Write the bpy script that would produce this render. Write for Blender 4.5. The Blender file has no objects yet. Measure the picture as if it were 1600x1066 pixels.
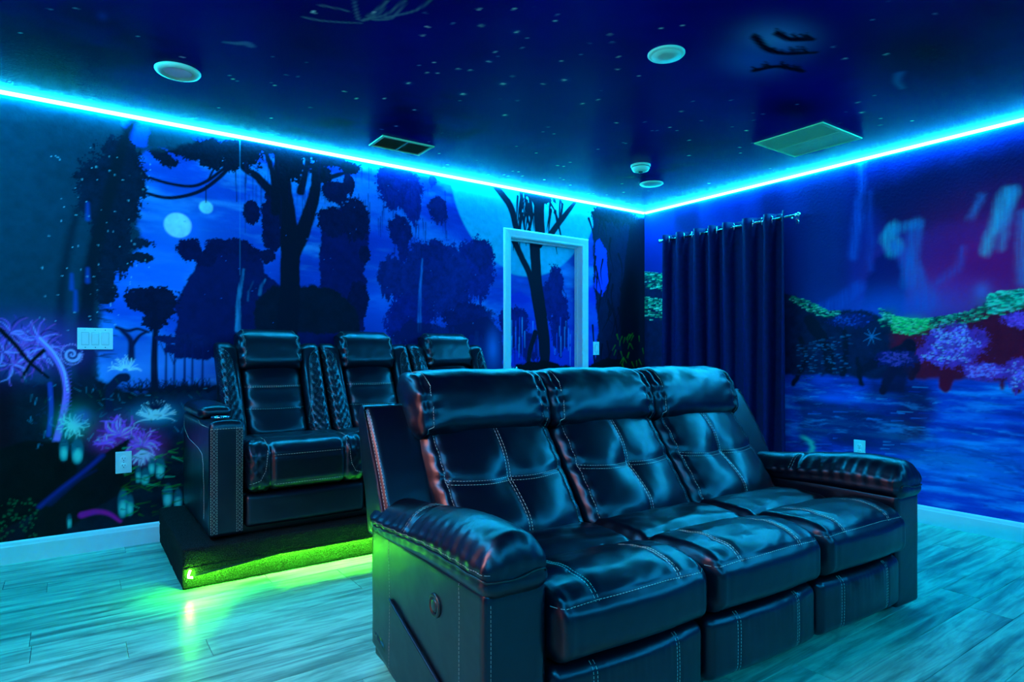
import bpy, bmesh, math, random
import numpy as np
from mathutils import Vector, Matrix
from mathutils.bvhtree import BVHTree
random.seed(7); R = math.radians
COL = bpy.context.scene.collection
sc = bpy.context.scene

# ------------------------------------------------------------------ camera, world, exposure
YAW = R(35.2); CAMZ = 1.08; FPX = 975.0
cam = bpy.data.cameras.new('camera'); cam_ob = bpy.data.objects.new('camera', cam); COL.objects.link(cam_ob)
cam.sensor_width = 36; cam.lens = FPX/1600*36; cam.shift_y = 22/1600; cam.clip_start = 0.05
cam_ob.location = (0, 0, CAMZ); cam_ob.rotation_euler = (R(90), 0, -YAW); sc.camera = cam_ob
w = bpy.data.worlds.new('world'); sc.world = w; w.use_nodes = True
w.node_tree.nodes['Background'].inputs[0].default_value = (0.0, 0.01, 0.03, 1); w.node_tree.nodes['Background'].inputs[1].default_value = 0.3
sc.view_settings.view_transform = 'Standard'; sc.view_settings.look = 'None'
sc.view_settings.gamma = 1.0; sc.view_settings.exposure = 0.0; sc.view_settings.use_curve_mapping = False
sc.cycles.use_denoising = True; sc.cycles.max_bounces = 8; sc.cycles.diffuse_bounces = 4
LED_COLOUR = (0.006, 0.54, 1.0); LED_POWER = 255.0
GREEN_COLOUR = (0.10, 1.0, 0.02); GREEN_POWER = 1100.0
XR, YB, XL, YF, H = 4.47, 4.14, -0.75, -2.60, 2.44       # room: right wall, back wall, left wall, front wall, ceiling
DOOR_X0, DOOR_X1, DOOR_Z = 2.905, 3.67, 2.035
hl = bpy.data.lights.new('hall_light', 'AREA'); hl.shape = 'RECTANGLE'; hl.size = 0.8; hl.size_y = 0.8
hl.energy = 62; hl.color = (1.0, 0.40, 0.25)
hlo = bpy.data.objects.new('hall_light', hl); COL.objects.link(hlo); hlo.location = (-1.5, 1.75, 2.3)

def ray(px):
    r = (px-800)/FPX; return math.sin(YAW)+math.cos(YAW)*r, math.cos(YAW)-math.sin(YAW)*r     # x, y per metre of depth
def on_back(px, py, yb=None):
    a, b = ray(px); d = (yb or YB)/b; return a*d, CAMZ+(555-py)*d/FPX
def on_right(px, py, xr=None):
    a, b = ray(px); d = (xr or XR)/a; return b*d, CAMZ+(555-py)*d/FPX
def on_ceil(px, py, z=None):
    d = FPX*((z or H)-CAMZ)/(555-py); a, b = ray(px); return a*d, b*d

# ------------------------------------------------------------------ bookkeeping
def tag(o, label=None, cat=None, group=None, kind=None):
    if label: o['label'] = label
    if cat: o['category'] = cat
    if group: o['group'] = group
    if kind: o['kind'] = kind
    return o
def empty(name, loc=(0, 0, 0), rz=0, label=None, cat=None, group=None):
    o = bpy.data.objects.new(name, None); COL.objects.link(o); o.empty_display_size = 0.1
    o.location = loc; o.rotation_euler = (0, 0, rz); return tag(o, label, cat, group)
def link_mesh(name, me, mat=None, parent=None, smooth=True, loc=(0, 0, 0)):
    if mat and not me.materials: me.materials.append(mat)
    if smooth: me.polygons.foreach_set('use_smooth', [True]*len(me.polygons))
    o = bpy.data.objects.new(name, me); COL.objects.link(o); o.parent = parent; o.location = loc; return o
def obj(name, vf, mat, parent=None, smooth=True, loc=(0, 0, 0)):
    stuff = 'stitching' in name
    me = bpy.data.meshes.new(name); v, f = vf; me.from_pydata([tuple(p) for p in v], [], f); me.update()
    o = link_mesh(name, me, mat, parent, smooth, loc)
    if stuff: o['kind'] = 'stuff'
    return o
def copy_part(o, parent, dx):
    c = o.copy(); COL.objects.link(c); c.parent = parent; c.location = (o.location.x+dx[0], o.location.y+dx[1], o.location.z+dx[2])
    for ch in list(o.children):
        g = ch.copy(); COL.objects.link(g); g.parent = c
    return c

# ------------------------------------------------------------------ mesh helpers (all return verts, faces)
def merge(*vfs):
    V, F = [], []
    for v, f in vfs:
        n = len(V); V.extend([tuple(p) for p in v]); F.extend([tuple(i+n for i in q) for q in f])
    return V, F
def box(x0, x1, y0, y1, z0, z1):
    v = [(x0,y0,z0),(x1,y0,z0),(x1,y1,z0),(x0,y1,z0),(x0,y0,z1),(x1,y0,z1),(x1,y1,z1),(x0,y1,z1)]
    return v, [(0,3,2,1),(4,5,6,7),(0,1,5,4),(1,2,6,5),(2,3,7,6),(3,0,4,7)]
def bbox(x0, x1, y0, y1, z0, z1, b=0.004, seg=2):          # box with bevelled edges
    bm = bmesh.new(); v, f = box(x0, x1, y0, y1, z0, z1)
    vs = [bm.verts.new(p) for p in v]; [bm.faces.new([vs[i] for i in q]) for q in f]
    bmesh.ops.bevel(bm, geom=bm.edges[:], offset=b, segments=seg, profile=0.5, affect='EDGES')
    bm.verts.index_update(); out = ([tuple(p.co) for p in bm.verts], [tuple(q.index for q in fc.verts) for fc in bm.faces]); bm.free(); return out
def lathe(prof, n=32, c=(0, 0, 0), axis='z', sgn=1):       # prof = [(r, h)]
    V, F = [], []
    for r, h in prof:
        for k in range(n):
            a = 2*math.pi*k/n; p = (r*math.cos(a), r*math.sin(a), h*sgn)
            if axis == 'x': p = (p[2], p[0], p[1])
            if axis == 'y': p = (p[0], p[2], p[1])
            V.append((c[0]+p[0], c[1]+p[1], c[2]+p[2]))
    for j in range(len(prof)-1):
        for k in range(n):
            F.append((j*n+k, j*n+(k+1) % n, (j+1)*n+(k+1) % n, (j+1)*n+k))
    F.append(tuple(range(n))[::-1]); F.append(tuple(range((len(prof)-1)*n, len(prof)*n)))
    return V, F
def tube(pts, r, n=8, closed=False):
    pts = [Vector(p) for p in pts]; V, F = [], []; m = len(pts); prev = None
    for i, p in enumerate(pts):
        a = pts[(i-1) % m] if (i or closed) else p; b = pts[(i+1) % m] if (i < m-1 or closed) else p
        t = (b-a).normalized()
        ref = prev if prev is not None else (Vector((0, 0, 1)) if abs(t.z) < .9 else Vector((1, 0, 0)))
        nrm = (ref-t*ref.dot(t)).normalized(); prev = nrm; bn = t.cross(nrm)
        rr = r[i] if isinstance(r, (list, tuple)) else r
        for k in range(n):
            an = 2*math.pi*k/n; V.append(tuple(p+nrm*math.cos(an)*rr+bn*math.sin(an)*rr))
    for i in range(m if closed else m-1):
        j = (i+1) % m
        for k in range(n): F.append((i*n+k, i*n+(k+1) % n, j*n+(k+1) % n, j*n+k))
    if not closed: F.append(tuple(range(n))[::-1]); F.append(tuple(range((m-1)*n, m*n)))
    return V, F
def extrude_profile(prof, p0, p1, up=(0, 0, 1), side=(1, 0, 0)):      # closed 2D profile (side, up) swept p0 -> p1
    V = []; s = Vector(side); u = Vector(up)
    for base in (Vector(p0), Vector(p1)):
        for a, b in prof: V.append(tuple(base+s*a+u*b))
    n = len(prof); F = [(k, (k+1) % n, n+(k+1) % n, n+k) for k in range(n)]
    F += [tuple(range(n))[::-1], tuple(range(n, 2*n))]; return V, F
def soft_box(x0, x1, y0, y1, z0, z1, rad, res=0.02, fn=None, nmax=90):
    """rounded box on a dense lattice. rad = (rx,ry,rz). fn(P, N, L) deforms it (arrays)."""
    lo = np.array([x0, y0, z0]); hi = np.array([x1, y1, z1]); c = (lo+hi)/2; h = (hi-lo)/2
    rv = np.minimum(np.array(rad, float), h*0.9999)
    n = [int(min(nmax, max(6, round(2*h[k]/res)))) for k in range(3)]
    ax = []
    for k in range(3):
        s = np.linspace(-1, 1, n[k]+1); e = np.sin(s*math.pi/2); wgt = 0.35+0.5*rv[k]/h[k]; ax.append((1-wgt)*s+wgt*e)
    idx = {}; P = []; F = []
    def vid(i, j, k):
        key = (i, j, k)
        if key not in idx: idx[key] = len(P); P.append((ax[0][i], ax[1][j], ax[2][k]))
        return idx[key]
    nx, ny, nz = n
    for i in range(nx):
        for j in range(ny):
            F.append((vid(i,j,0), vid(i,j+1,0), vid(i+1,j+1,0), vid(i+1,j,0))); F.append((vid(i,j,nz), vid(i+1,j,nz), vid(i+1,j+1,nz), vid(i,j+1,nz)))
    for i in range(nx):
        for k in range(nz):
            F.append((vid(i,0,k), vid(i+1,0,k), vid(i+1,0,k+1), vid(i,0,k+1))); F.append((vid(i,ny,k), vid(i,ny,k+1), vid(i+1,ny,k+1), vid(i+1,ny,k)))
    for j in range(ny):
        for k in range(nz):
            F.append((vid(0,j,k), vid(0,j,k+1), vid(0,j+1,k+1), vid(0,j+1,k))); F.append((vid(nx,j,k), vid(nx,j+1,k), vid(nx,j+1,k+1), vid(nx,j,k+1)))
    L = np.array(P); X = L*h; q = np.clip(X, -(h-rv), (h-rv)); d = (X-q)/rv
    ln = np.linalg.norm(d, axis=1, keepdims=True); ln[ln == 0] = 1; dn = d/ln
    X = q+dn*rv; N = dn/rv; N /= np.maximum(np.linalg.norm(N, axis=1, keepdims=True), 1e-9)
    X = X+c
    if fn is not None: X = fn(X, N, L)
    return X.tolist(), F
def bvh_of(o):
    me = o.data; return BVHTree.FromPolygons([v.co for v in me.vertices], [tuple(p.vertices) for p in me.polygons])
def stitch(bvh, pts, dirn, dash=0.007, gap=0.004, wd=0.0009, lift=0.0004, raw=False):
    """dashes of thread laid on the surface: pts polyline cast along dirn (or nearest point when dirn is None)"""
    pts = [Vector(p) for p in pts]; seg = [(pts[i+1]-pts[i]).length for i in range(len(pts)-1)]; tot = sum(seg)
    def at(s):
        for i, l in enumerate(seg):
            if s <= l or i == len(seg)-1: return pts[i].lerp(pts[i+1], min(1, s/max(l, 1e-6)))
            s -= l
    V, F = [], []; s = 0; D = Vector(dirn).normalized() if dirn is not None else None
    def hit(p):
        if D is None: h = bvh.find_nearest(p)
        else: h = bvh.ray_cast(p-D*0.4, D, 1.2)
        return (h[0], h[1]) if h[0] is not None else (None, None)
    while s < tot:
        a, na = hit(at(s)); b, nb = hit(at(min(tot, s+dash))); s += dash+gap
        if a is None or b is None or (b-a).length > dash*3.5 or (b-a).length < 1e-5: continue
        if D is not None and na.dot(D) > 0: na = -na
        t = (b-a).normalized(); sd = t.cross(na).normalized()*wd; up = na*(wd*0.8+lift); dn = na*(-wd)
        n = len(V)
        for p in (a, b):
            for q in (-sd+dn, sd+dn, sd*0.6+up, -sd*0.6+up): V.append(tuple(p+q))
        F += [(n,n+1,n+5,n+4),(n+1,n+2,n+6,n+5),(n+2,n+3,n+7,n+6),(n+3,n,n+4,n+7),(n+3,n+2,n+1,n),(n+4,n+5,n+6,n+7)]
    return V, F

# ------------------------------------------------------------------ materials
def new_mat(name):
    m = bpy.data.materials.new(name); m.use_nodes = True; nt = m.node_tree; return m, nt, nt.nodes['Principled BSDF']
def N(nt, t, **kw):
    n = nt.nodes.new(t)
    for k, v in kw.items(): setattr(n, k, v)
    return n
def setin(n, **kw):
    for k, v in kw.items(): n.inputs[k.replace('_', ' ')].default_value = v
def noise(nt, vec, scale, detail=4, rough=0.55, dist=0.0):
    n = N(nt, 'ShaderNodeTexNoise'); n.inputs['Scale'].default_value = scale; n.inputs['Detail'].default_value = detail
    n.inputs['Roughness'].default_value = rough; n.inputs['Distortion'].default_value = dist
    nt.links.new(vec, n.inputs['Vector']); return n.outputs['Fac']
def mapping(nt, vec, scale=(1, 1, 1), loc=(0, 0, 0), rot=(0, 0, 0)):
    m = N(nt, 'ShaderNodeMapping'); m.inputs['Scale'].default_value = scale; m.inputs['Location'].default_value = loc; m.inputs['Rotation'].default_value = rot
    nt.links.new(vec, m.inputs['Vector']); return m.outputs['Vector']
def ramp(nt, fac, stops):
    r = N(nt, 'ShaderNodeValToRGB'); nt.links.new(fac, r.inputs['Fac'])
    el = r.color_ramp.elements
    while len(el) < len(stops): el.new(0.5)
    for e, (p, c) in zip(el, stops): e.position = p; e.color = (*c, 1) if len(c) == 3 else c
    return r.outputs['Color']
def bump(nt, h, strength, dist, bs, prev=None):
    b = N(nt, 'ShaderNodeBump'); b.inputs['Strength'].default_value = strength; b.inputs['Distance'].default_value = dist
    nt.links.new(h, b.inputs['Height'])
    if prev is not None: nt.links.new(prev, b.inputs['Normal'])
    if bs is not None: nt.links.new(b.outputs['Normal'], bs.inputs['Normal'])
    return b.outputs['Normal']
def coords(nt): return N(nt, 'ShaderNodeTexCoord').outputs['Object']
def plain(name, col, rough=0.5, metal=0.0, spec=0.5, var=0.06, bscale=40, bstr=0.05):
    m, nt, bs = new_mat(name); vec = coords(nt); f = noise(nt, vec, bscale*0.3)
    c = ramp(nt, f, [(0.3, tuple(x*(1-var) for x in col)), (0.7, tuple(min(1, x*(1+var)) for x in col))])
    nt.links.new(c, bs.inputs['Base Color']); setin(bs, Roughness=rough, Metallic=metal); bs.inputs['Specular IOR Level'].default_value = spec
    bump(nt, noise(nt, vec, bscale*4), bstr, 0.002, bs); return m
def leather(name, col, rough=0.34, wrinkle=0.35):
    m, nt, bs = new_mat(name); vec = coords(nt)
    c = ramp(nt, noise(nt, vec, 6), [(0.3, col), (0.75, tuple(x*1.5 for x in col))]); nt.links.new(c, bs.inputs['Base Color'])
    bs.inputs['Roughness'].default_value = rough
    bs.inputs['Specular IOR Level'].default_value = 0.68; bs.inputs['Specular Tint'].default_value = (0.9, 0.78, 1.0, 1)
    n2 = bump(nt, noise(nt, mapping(nt, vec, (1, 1, 1.6)), 7, 2, 0.4, 0.0), wrinkle, 0.02, bs)
    return m
def emit(name, col, power):
    m, nt, bs = new_mat(name); e = N(nt, 'ShaderNodeEmission'); e.inputs[0].default_value = (*col, 1); e.inputs[1].default_value = power
    nt.links.new(e.outputs[0], nt.nodes['Material Output'].inputs[0]); return m
M = {}
M['leather'] = leather('black_leather', (0.001, 0.0016, 0.005), 0.32, 0.16)
M['leather_rear'] = leather('rear_black_leather', (0.0012, 0.002, 0.005), 0.32, 0.16)
M['thread'] = plain('beige_thread', (0.62, 0.55, 0.48), 0.7)
M['dark_thread'] = plain('grey_thread', (0.30, 0.27, 0.25), 0.7)
M['piping'] = plain('leather_piping', (0.012, 0.012, 0.013), 0.3)
M['trim'] = plain('white_trim_paint', (0.86, 0.86, 0.86), 0.35, var=0.02)
M['plate'] = plain('white_plastic', (0.93, 0.93, 0.92), 0.3, var=0.01, bstr=0.01)
M['fixture'] = plain('fixture_enamel', (0.62, 0.90, 0.62), 0.45, var=0.02, bstr=0.01)
M['slot'] = plain('dark_slot', (0.02, 0.02, 0.02), 0.6)
M['rod'] = plain('dark_steel', (0.22, 0.22, 0.24), 0.25, 1.0, bstr=0.02)
M['metal'] = plain('brushed_nickel', (0.75, 0.76, 0.78), 0.22, 1.0, bstr=0.02)
M['black_plastic'] = plain('black_plastic', (0.01, 0.01, 0.012), 0.3)
M['hall'] = plain('hall_paint', (0.7, 0.6, 0.55), 0.6)
M['vent_dark'] = plain('vent_duct', (0.02, 0.03, 0.03), 0.7)
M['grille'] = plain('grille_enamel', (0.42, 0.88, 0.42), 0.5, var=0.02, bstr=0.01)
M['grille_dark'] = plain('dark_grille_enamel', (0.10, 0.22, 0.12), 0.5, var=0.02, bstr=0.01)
M['led'] = emit('led_cyan', LED_COLOUR, LED_POWER)
M['led_green'] = emit('led_green', GREEN_COLOUR, GREEN_POWER)

def mural_mat(name, rough, bstr, stretch=(1, 1, 1), bscale=55, spec=0.5):
    m, nt, bs = new_mat(name); a = N(nt, 'ShaderNodeVertexColor'); a.layer_name = 'print'; nt.links.new(a.outputs['Color'], bs.inputs['Base Color'])
    bs.inputs['Roughness'].default_value = rough; bs.inputs['Specular IOR Level'].default_value = spec
    vec = mapping(nt, coords(nt), stretch)
    f = noise(nt, vec, bscale, 3, 0.55, 0.3)
    c = N(nt, 'ShaderNodeMath', operation='SMOOTH_MIN'); 
    bump(nt, f, bstr, 0.008, bs); return m
M['mural'] = mural_mat('printed_mural', 0.55, 0.22, spec=0.05)
M['mural_ceiling'] = mural_mat('printed_ceiling_mural', 0.22, 0.10, bscale=110, spec=0.025)

# carpet
m, nt, bs = new_mat('black_carpet'); vec = coords(nt)
nt.links.new(ramp(nt, noise(nt, vec, 240, 2), [(0.35, (0.003, 0.003, 0.003)), (0.7, (0.032, 0.032, 0.032))]), bs.inputs['Base Color'])
bs.inputs['Roughness'].default_value = 0.95; bs.inputs['Specular IOR Level'].default_value = 0.1
bump(nt, noise(nt, vec, 170, 3), 1.0, 0.012, bs); M['carpet'] = m
# curtain
m, nt, bs = new_mat('navy_curtain_cloth'); vec = coords(nt)
nt.links.new(ramp(nt, noise(nt, vec, 30), [(0.3, (0.002, 0.004, 0.05)), (0.7, (0.003, 0.007, 0.08))]), bs.inputs['Base Color'])
bs.inputs['Roughness'].default_value = 0.6; bs.inputs['Specular IOR Level'].default_value = 0.1; bs.inputs['Sheen Weight'].default_value = 0.04; bs.inputs['Sheen Tint'].default_value = (0.1, 0.3, 1, 1)
bump(nt, noise(nt, mapping(nt, vec, (1, 1, 0.25)), 300, 2), 0.1, 0.001, bs); M['curtain'] = m
# floor planks
m, nt, bs = new_mat('grey_oak_plank'); vec0 = coords(nt); oi = N(nt, 'ShaderNodeObjectInfo')
off = N(nt, 'ShaderNodeVectorMath', operation='ADD'); sc1 = N(nt, 'ShaderNodeVectorMath', operation='SCALE'); sc1.inputs['Scale'].default_value = 13.0
cb = N(nt, 'ShaderNodeCombineXYZ'); [nt.links.new(oi.outputs['Random'], cb.inputs[k]) for k in (0, 1)]
nt.links.new(cb.outputs[0], sc1.inputs[0]); nt.links.new(vec0, off.inputs[0]); nt.links.new(sc1.outputs[0], off.inputs[1]); vec = off.outputs[0]
g1 = noise(nt, mapping(nt, vec, (0.55, 6.5, 1)), 2.6, 5, 0.6, 0.5); g2 = noise(nt, mapping(nt, vec, (1.6, 60, 1)), 3.5, 4, 0.7, 0.4)
c1 = ramp(nt, g1, [(0.30, (0.07, 0.20, 0.16)), (0.43, (0.16, 0.44, 0.33)), (0.56, (0.29, 0.76, 0.55)), (0.70, (0.12, 0.37, 0.28))])
c2 = ramp(nt, g2, [(0.3, (0.6, 0.6, 0.6)), (0.55, (1, 1, 1))])
mx = N(nt, 'ShaderNodeMix', data_type='RGBA', blend_type='MULTIPLY'); mx.inputs[0].default_value = 0.38
nt.links.new(c1, mx.inputs[6]); nt.links.new(c2, mx.inputs[7])
c3 = ramp(nt, noise(nt, mapping(nt, vec, (1.0, 3.5, 1)), 3.2, 4, 0.6, 0.8), [(0.36, (0.50, 0.58, 0.58)), (0.52, (1, 1, 1))])
mx2 = N(nt, 'ShaderNodeMix', data_type='RGBA', blend_type='MULTIPLY'); mx2.inputs[0].default_value = 0.8
nt.links.new(mx.outputs[2], mx2.inputs[6]); nt.links.new(c3, mx2.inputs[7]); mx = mx2
br = N(nt, 'ShaderNodeMix', data_type='RGBA', blend_type='MULTIPLY'); br.inputs[0].default_value = 1
nt.links.new(mx.outputs[2], br.inputs[6]); nt.links.new(ramp(nt, oi.outputs['Random'], [(0, (0.78, 0.80, 0.80)), (1, (1.0, 1.0, 1.0))]), br.inputs[7])
nt.links.new(br.outputs[2], bs.inputs['Base Color'])
bs.inputs['Roughness'].default_value = 0.30; bs.inputs['Specular IOR Level'].default_value = 0.5
bump(nt, g2, 0.12, 0.003, bs); M['plank'] = m
M['sub'] = plain('dark_subfloor', (0.05, 0.05, 0.05), 0.9)

# ------------------------------------------------------------------ mural painter (flat print, stored per vertex)
_rs = np.random.RandomState(3); _T = _rs.rand(8, 256, 256)
def vnoise(x, y, seed=0):
    xi = np.floor(x).astype(int); yi = np.floor(y).astype(int); fx = x-xi; fy = y-yi
    fx = fx*fx*(3-2*fx); fy = fy*fy*(3-2*fy); t = _T[seed % 8]
    a = t[xi & 255, yi & 255]; b = t[(xi+1) & 255, yi & 255]; c = t[xi & 255, (yi+1) & 255]; d = t[(xi+1) & 255, (yi+1) & 255]
    return (a*(1-fx)+b*fx)*(1-fy)+(c*(1-fx)+d*fx)*fy
def fbm(x, y, octv=4, seed=0, g=0.55):
    s = 0; a = 1; t = 0
    for o in range(octv): s = s+a*vnoise(x+o*17.3, y+o*9.1, seed+o); t += a; a *= g; x = x*2.03; y = y*2.03
    return s/t-0.5
ILL = np.array([0.16, 0.50, 0.92])
def dc(r, g, b, k=1.0):        # a colour as it is seen under the room's blue light -> ink colour
    s = np.array([r, g, b])/255.0; lin = np.where(s <= 0.04045, s/12.92, ((s+0.055)/1.055)**2.4)
    return np.clip(lin/ILL*k, 0.0008, 0.92)
def sstep(e0, e1, x):
    t = np.clip((x-e0)/(e1-e0), 0, 1); return t*t*(3-2*t)
class Canvas:
    def __init__(s, us, zs, base):
        s.us, s.zs = us, zs; s.U, s.Z = np.meshgrid(us, zs); s.C = np.zeros(s.U.shape+(3,)); s.C[:] = base
    def reg(s, u0, u1, z0, z1):
        i0, i1 = np.searchsorted(s.us, [u0, u1]); j0, j1 = np.searchsorted(s.zs, [z0, z1])
        if i1 <= i0 or j1 <= j0: return None
        sl = (slice(j0, j1), slice(i0, i1)); return sl, s.U[sl], s.Z[sl]
    def mix(s, sl, mask, col):
        m = np.clip(mask, 0, 1)[..., None]; s.C[sl] = s.C[sl]*(1-m)+np.asarray(col)*m
    def warp(s, U, Z, amp, sca, seed):
        if amp == 0: return U, Z
        return U+amp*2*fbm(U*sca, Z*sca, 4, seed, .65), Z+amp*2*fbm(U*sca+31, Z*sca+57, 4, seed+3, .65)
    def poly(s, pts, col, soft=0.006, amp=0.02, sca=9, alpha=1.0, seed=0, tex=0.0):
        P = np.array(pts); pad = soft+2*amp+0.02
        r = s.reg(P[:,0].min()-pad, P[:,0].max()+pad, P[:,1].min()-pad, P[:,1].max()+pad)
        if r is None: return
        sl, U, Z = r; U2, Z2 = s.warp(U, Z, amp, sca, seed)
        U2 = U2+min(amp, .02)*.9*fbm(U*60, Z*60, 3, seed+1, .8); Z2 = Z2+min(amp, .02)*.9*fbm(U*60+9, Z*60, 3, seed+2, .8)
        d = np.full(U.shape, 1e9); ins = np.zeros(U.shape, bool); n = len(P)
        for i in range(n):
            a = P[i]; b = P[(i+1) % n]; e = b-a; wx = U2-a[0]; wz = Z2-a[1]
            t = np.clip((wx*e[0]+wz*e[1])/(e@e+1e-12), 0, 1); d = np.minimum(d, np.hypot(wx-e[0]*t, wz-e[1]*t))
            c = ((a[1] > Z2) != (b[1] > Z2)); ins ^= c & (U2 < (b[0]-a[0])*(Z2-a[1])/(b[1]-a[1]+1e-12)+a[0])
        sd = np.where(ins, -d, d); m = sstep(soft, -soft, sd)*alpha
        cc = np.asarray(col)
        if tex: cc = cc*(1+tex*2*fbm(U*22, Z*22, 4, seed+1))[..., None].clip(0.1, 3)
        s.mix(sl, m, cc)
    def blob(s, c, rx, rz, col, leaf=0.25, soft=0.05, sca=14, alpha=1.0, seed=0, tex=0.0, squash=0):
        r = s.reg(c[0]-rx*1.5, c[0]+rx*1.5, c[1]-rz*1.5, c[1]+rz*1.5)
        if r is None: return
        sl, U, Z = r; x = (U-c[0])/rx; z = (Z-c[1])/rz
        z = np.where(z < 0, z*(1.12-.42*vnoise(U*85, Z*4, seed+1)), z)
        q = np.hypot(x, z)+leaf*2*fbm(U*sca, Z*sca, 5, seed, .75)+leaf*1.5*fbm(U*62, Z*62, 3, seed+2, .8)
        tex = max(tex, .45)
        cc = np.asarray(col)
        if tex: cc = cc*(1+tex*2.6*fbm(U*26, Z*26, 5, seed+1, .7))[..., None].clip(0.1, 3)
        s.mix(sl, sstep(1+soft, 1-soft, q)*alpha, cc)
    def glow(s, c, rx, rz, col, alpha=0.8, p=1.0):
        r = s.reg(c[0]-rx*2, c[0]+rx*2, c[1]-rz*2, c[1]+rz*2)
        if r is None: return
        sl, U, Z = r; q = ((U-c[0])/rx)**2+((Z-c[1])/rz)**2; s.mix(sl, np.exp(-q*1.6)*alpha, col)
    def disc(s, c, rad, col, soft=0.008, alpha=1.0, tex=0.0, rz=None):
        rz = rz or rad; r = s.reg(c[0]-rad*1.3, c[0]+rad*1.3, c[1]-rz*1.3, c[1]+rz*1.3)
        if r is None: return
        sl, U, Z = r; q = np.hypot((U-c[0])/rad, (Z-c[1])/rz); cc = np.asarray(col)
        if tex: cc = cc*(1+tex*2*fbm(U*30, Z*30, 4, 5))[..., None].clip(0.1, 2)
        s.mix(sl, sstep(1+soft/rad, 1-soft/rad, q)*alpha, cc)
    def line(s, pts, w0, w1, col, soft=0.004, alpha=1.0, amp=0.0, sca=12, seed=0, streak=0):
        P = np.array(pts); pad = max(w0, w1)+soft+2*amp+0.01
        r = s.reg(P[:,0].min()-pad, P[:,0].max()+pad, P[:,1].min()-pad, P[:,1].max()+pad)
        if r is None: return
        sl, U, Z = r; U2, Z2 = s.warp(U, Z, amp, sca, seed); best = np.full(U.shape, 1e9)
        L = np.hypot(*(P[1:]-P[:-1]).T); T = L.sum(); acc = 0
        for i in range(len(P)-1):
            a = P[i]; e = P[i+1]-a; wx = U2-a[0]; wz = Z2-a[1]; t = np.clip((wx*e[0]+wz*e[1])/(e@e+1e-12), 0, 1)
            wd = w0+(w1-w0)*(acc+L[i]*t)/T; best = np.minimum(best, np.hypot(wx-e[0]*t, wz-e[1]*t)-wd); acc += L[i]
        m = sstep(soft, -soft, best)*alpha
        if streak: m = m*np.clip(0.55+streak*2*fbm(U*90, Z*7, 3, seed+1), 0, 1)
        s.mix(sl, m, col)
    def curve(s, pts, w0, w1, col, **k):
        P = np.array(pts, float); out = []
        Q = np.vstack([2*P[0]-P[1], P, 2*P[-1]-P[-2]])
        for i in range(1, len(Q)-2):
            for t in np.linspace(0, 1, 7)[:-1]:
                a, b, c, d = Q[i-1], Q[i], Q[i+1], Q[i+2]
                out.append(0.5*((2*b)+(-a+c)*t+(2*a-5*b+4*c-d)*t*t+(-a+3*b-3*c+d)*t**3))
        out.append(P[-1]); s.line(out, w0, w1, col, **k)
    def burst(s, c, r0, r1, n, a0, a1, col, wd=0.004, bend=0.25, seed=0, jitter=0.25, alpha=0.9):
        rr = random.Random(seed)
        for k in range(n):
            a = a0+(a1-a0)*(k+0.5)/n+rr.uniform(-.1, .1); rad = r1*(1-rr.random()*jitter); bd = bend*rr.uniform(-1, 1)
            p = [(c[0]+math.cos(a+bd*t*t)*(r0+(rad-r0)*t), c[1]+math.sin(a+bd*t*t)*(r0+(rad-r0)*t)) for t in (0, .25, .5, .75, 1)]
            s.line(p, wd, wd*0.35, col if not isinstance(col, list) else col[k % len(col)], soft=0.004, alpha=alpha)
    def star(s, c, r, col, alpha=1): s.disc(c, r, col, soft=r*0.7, alpha=alpha)

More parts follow.
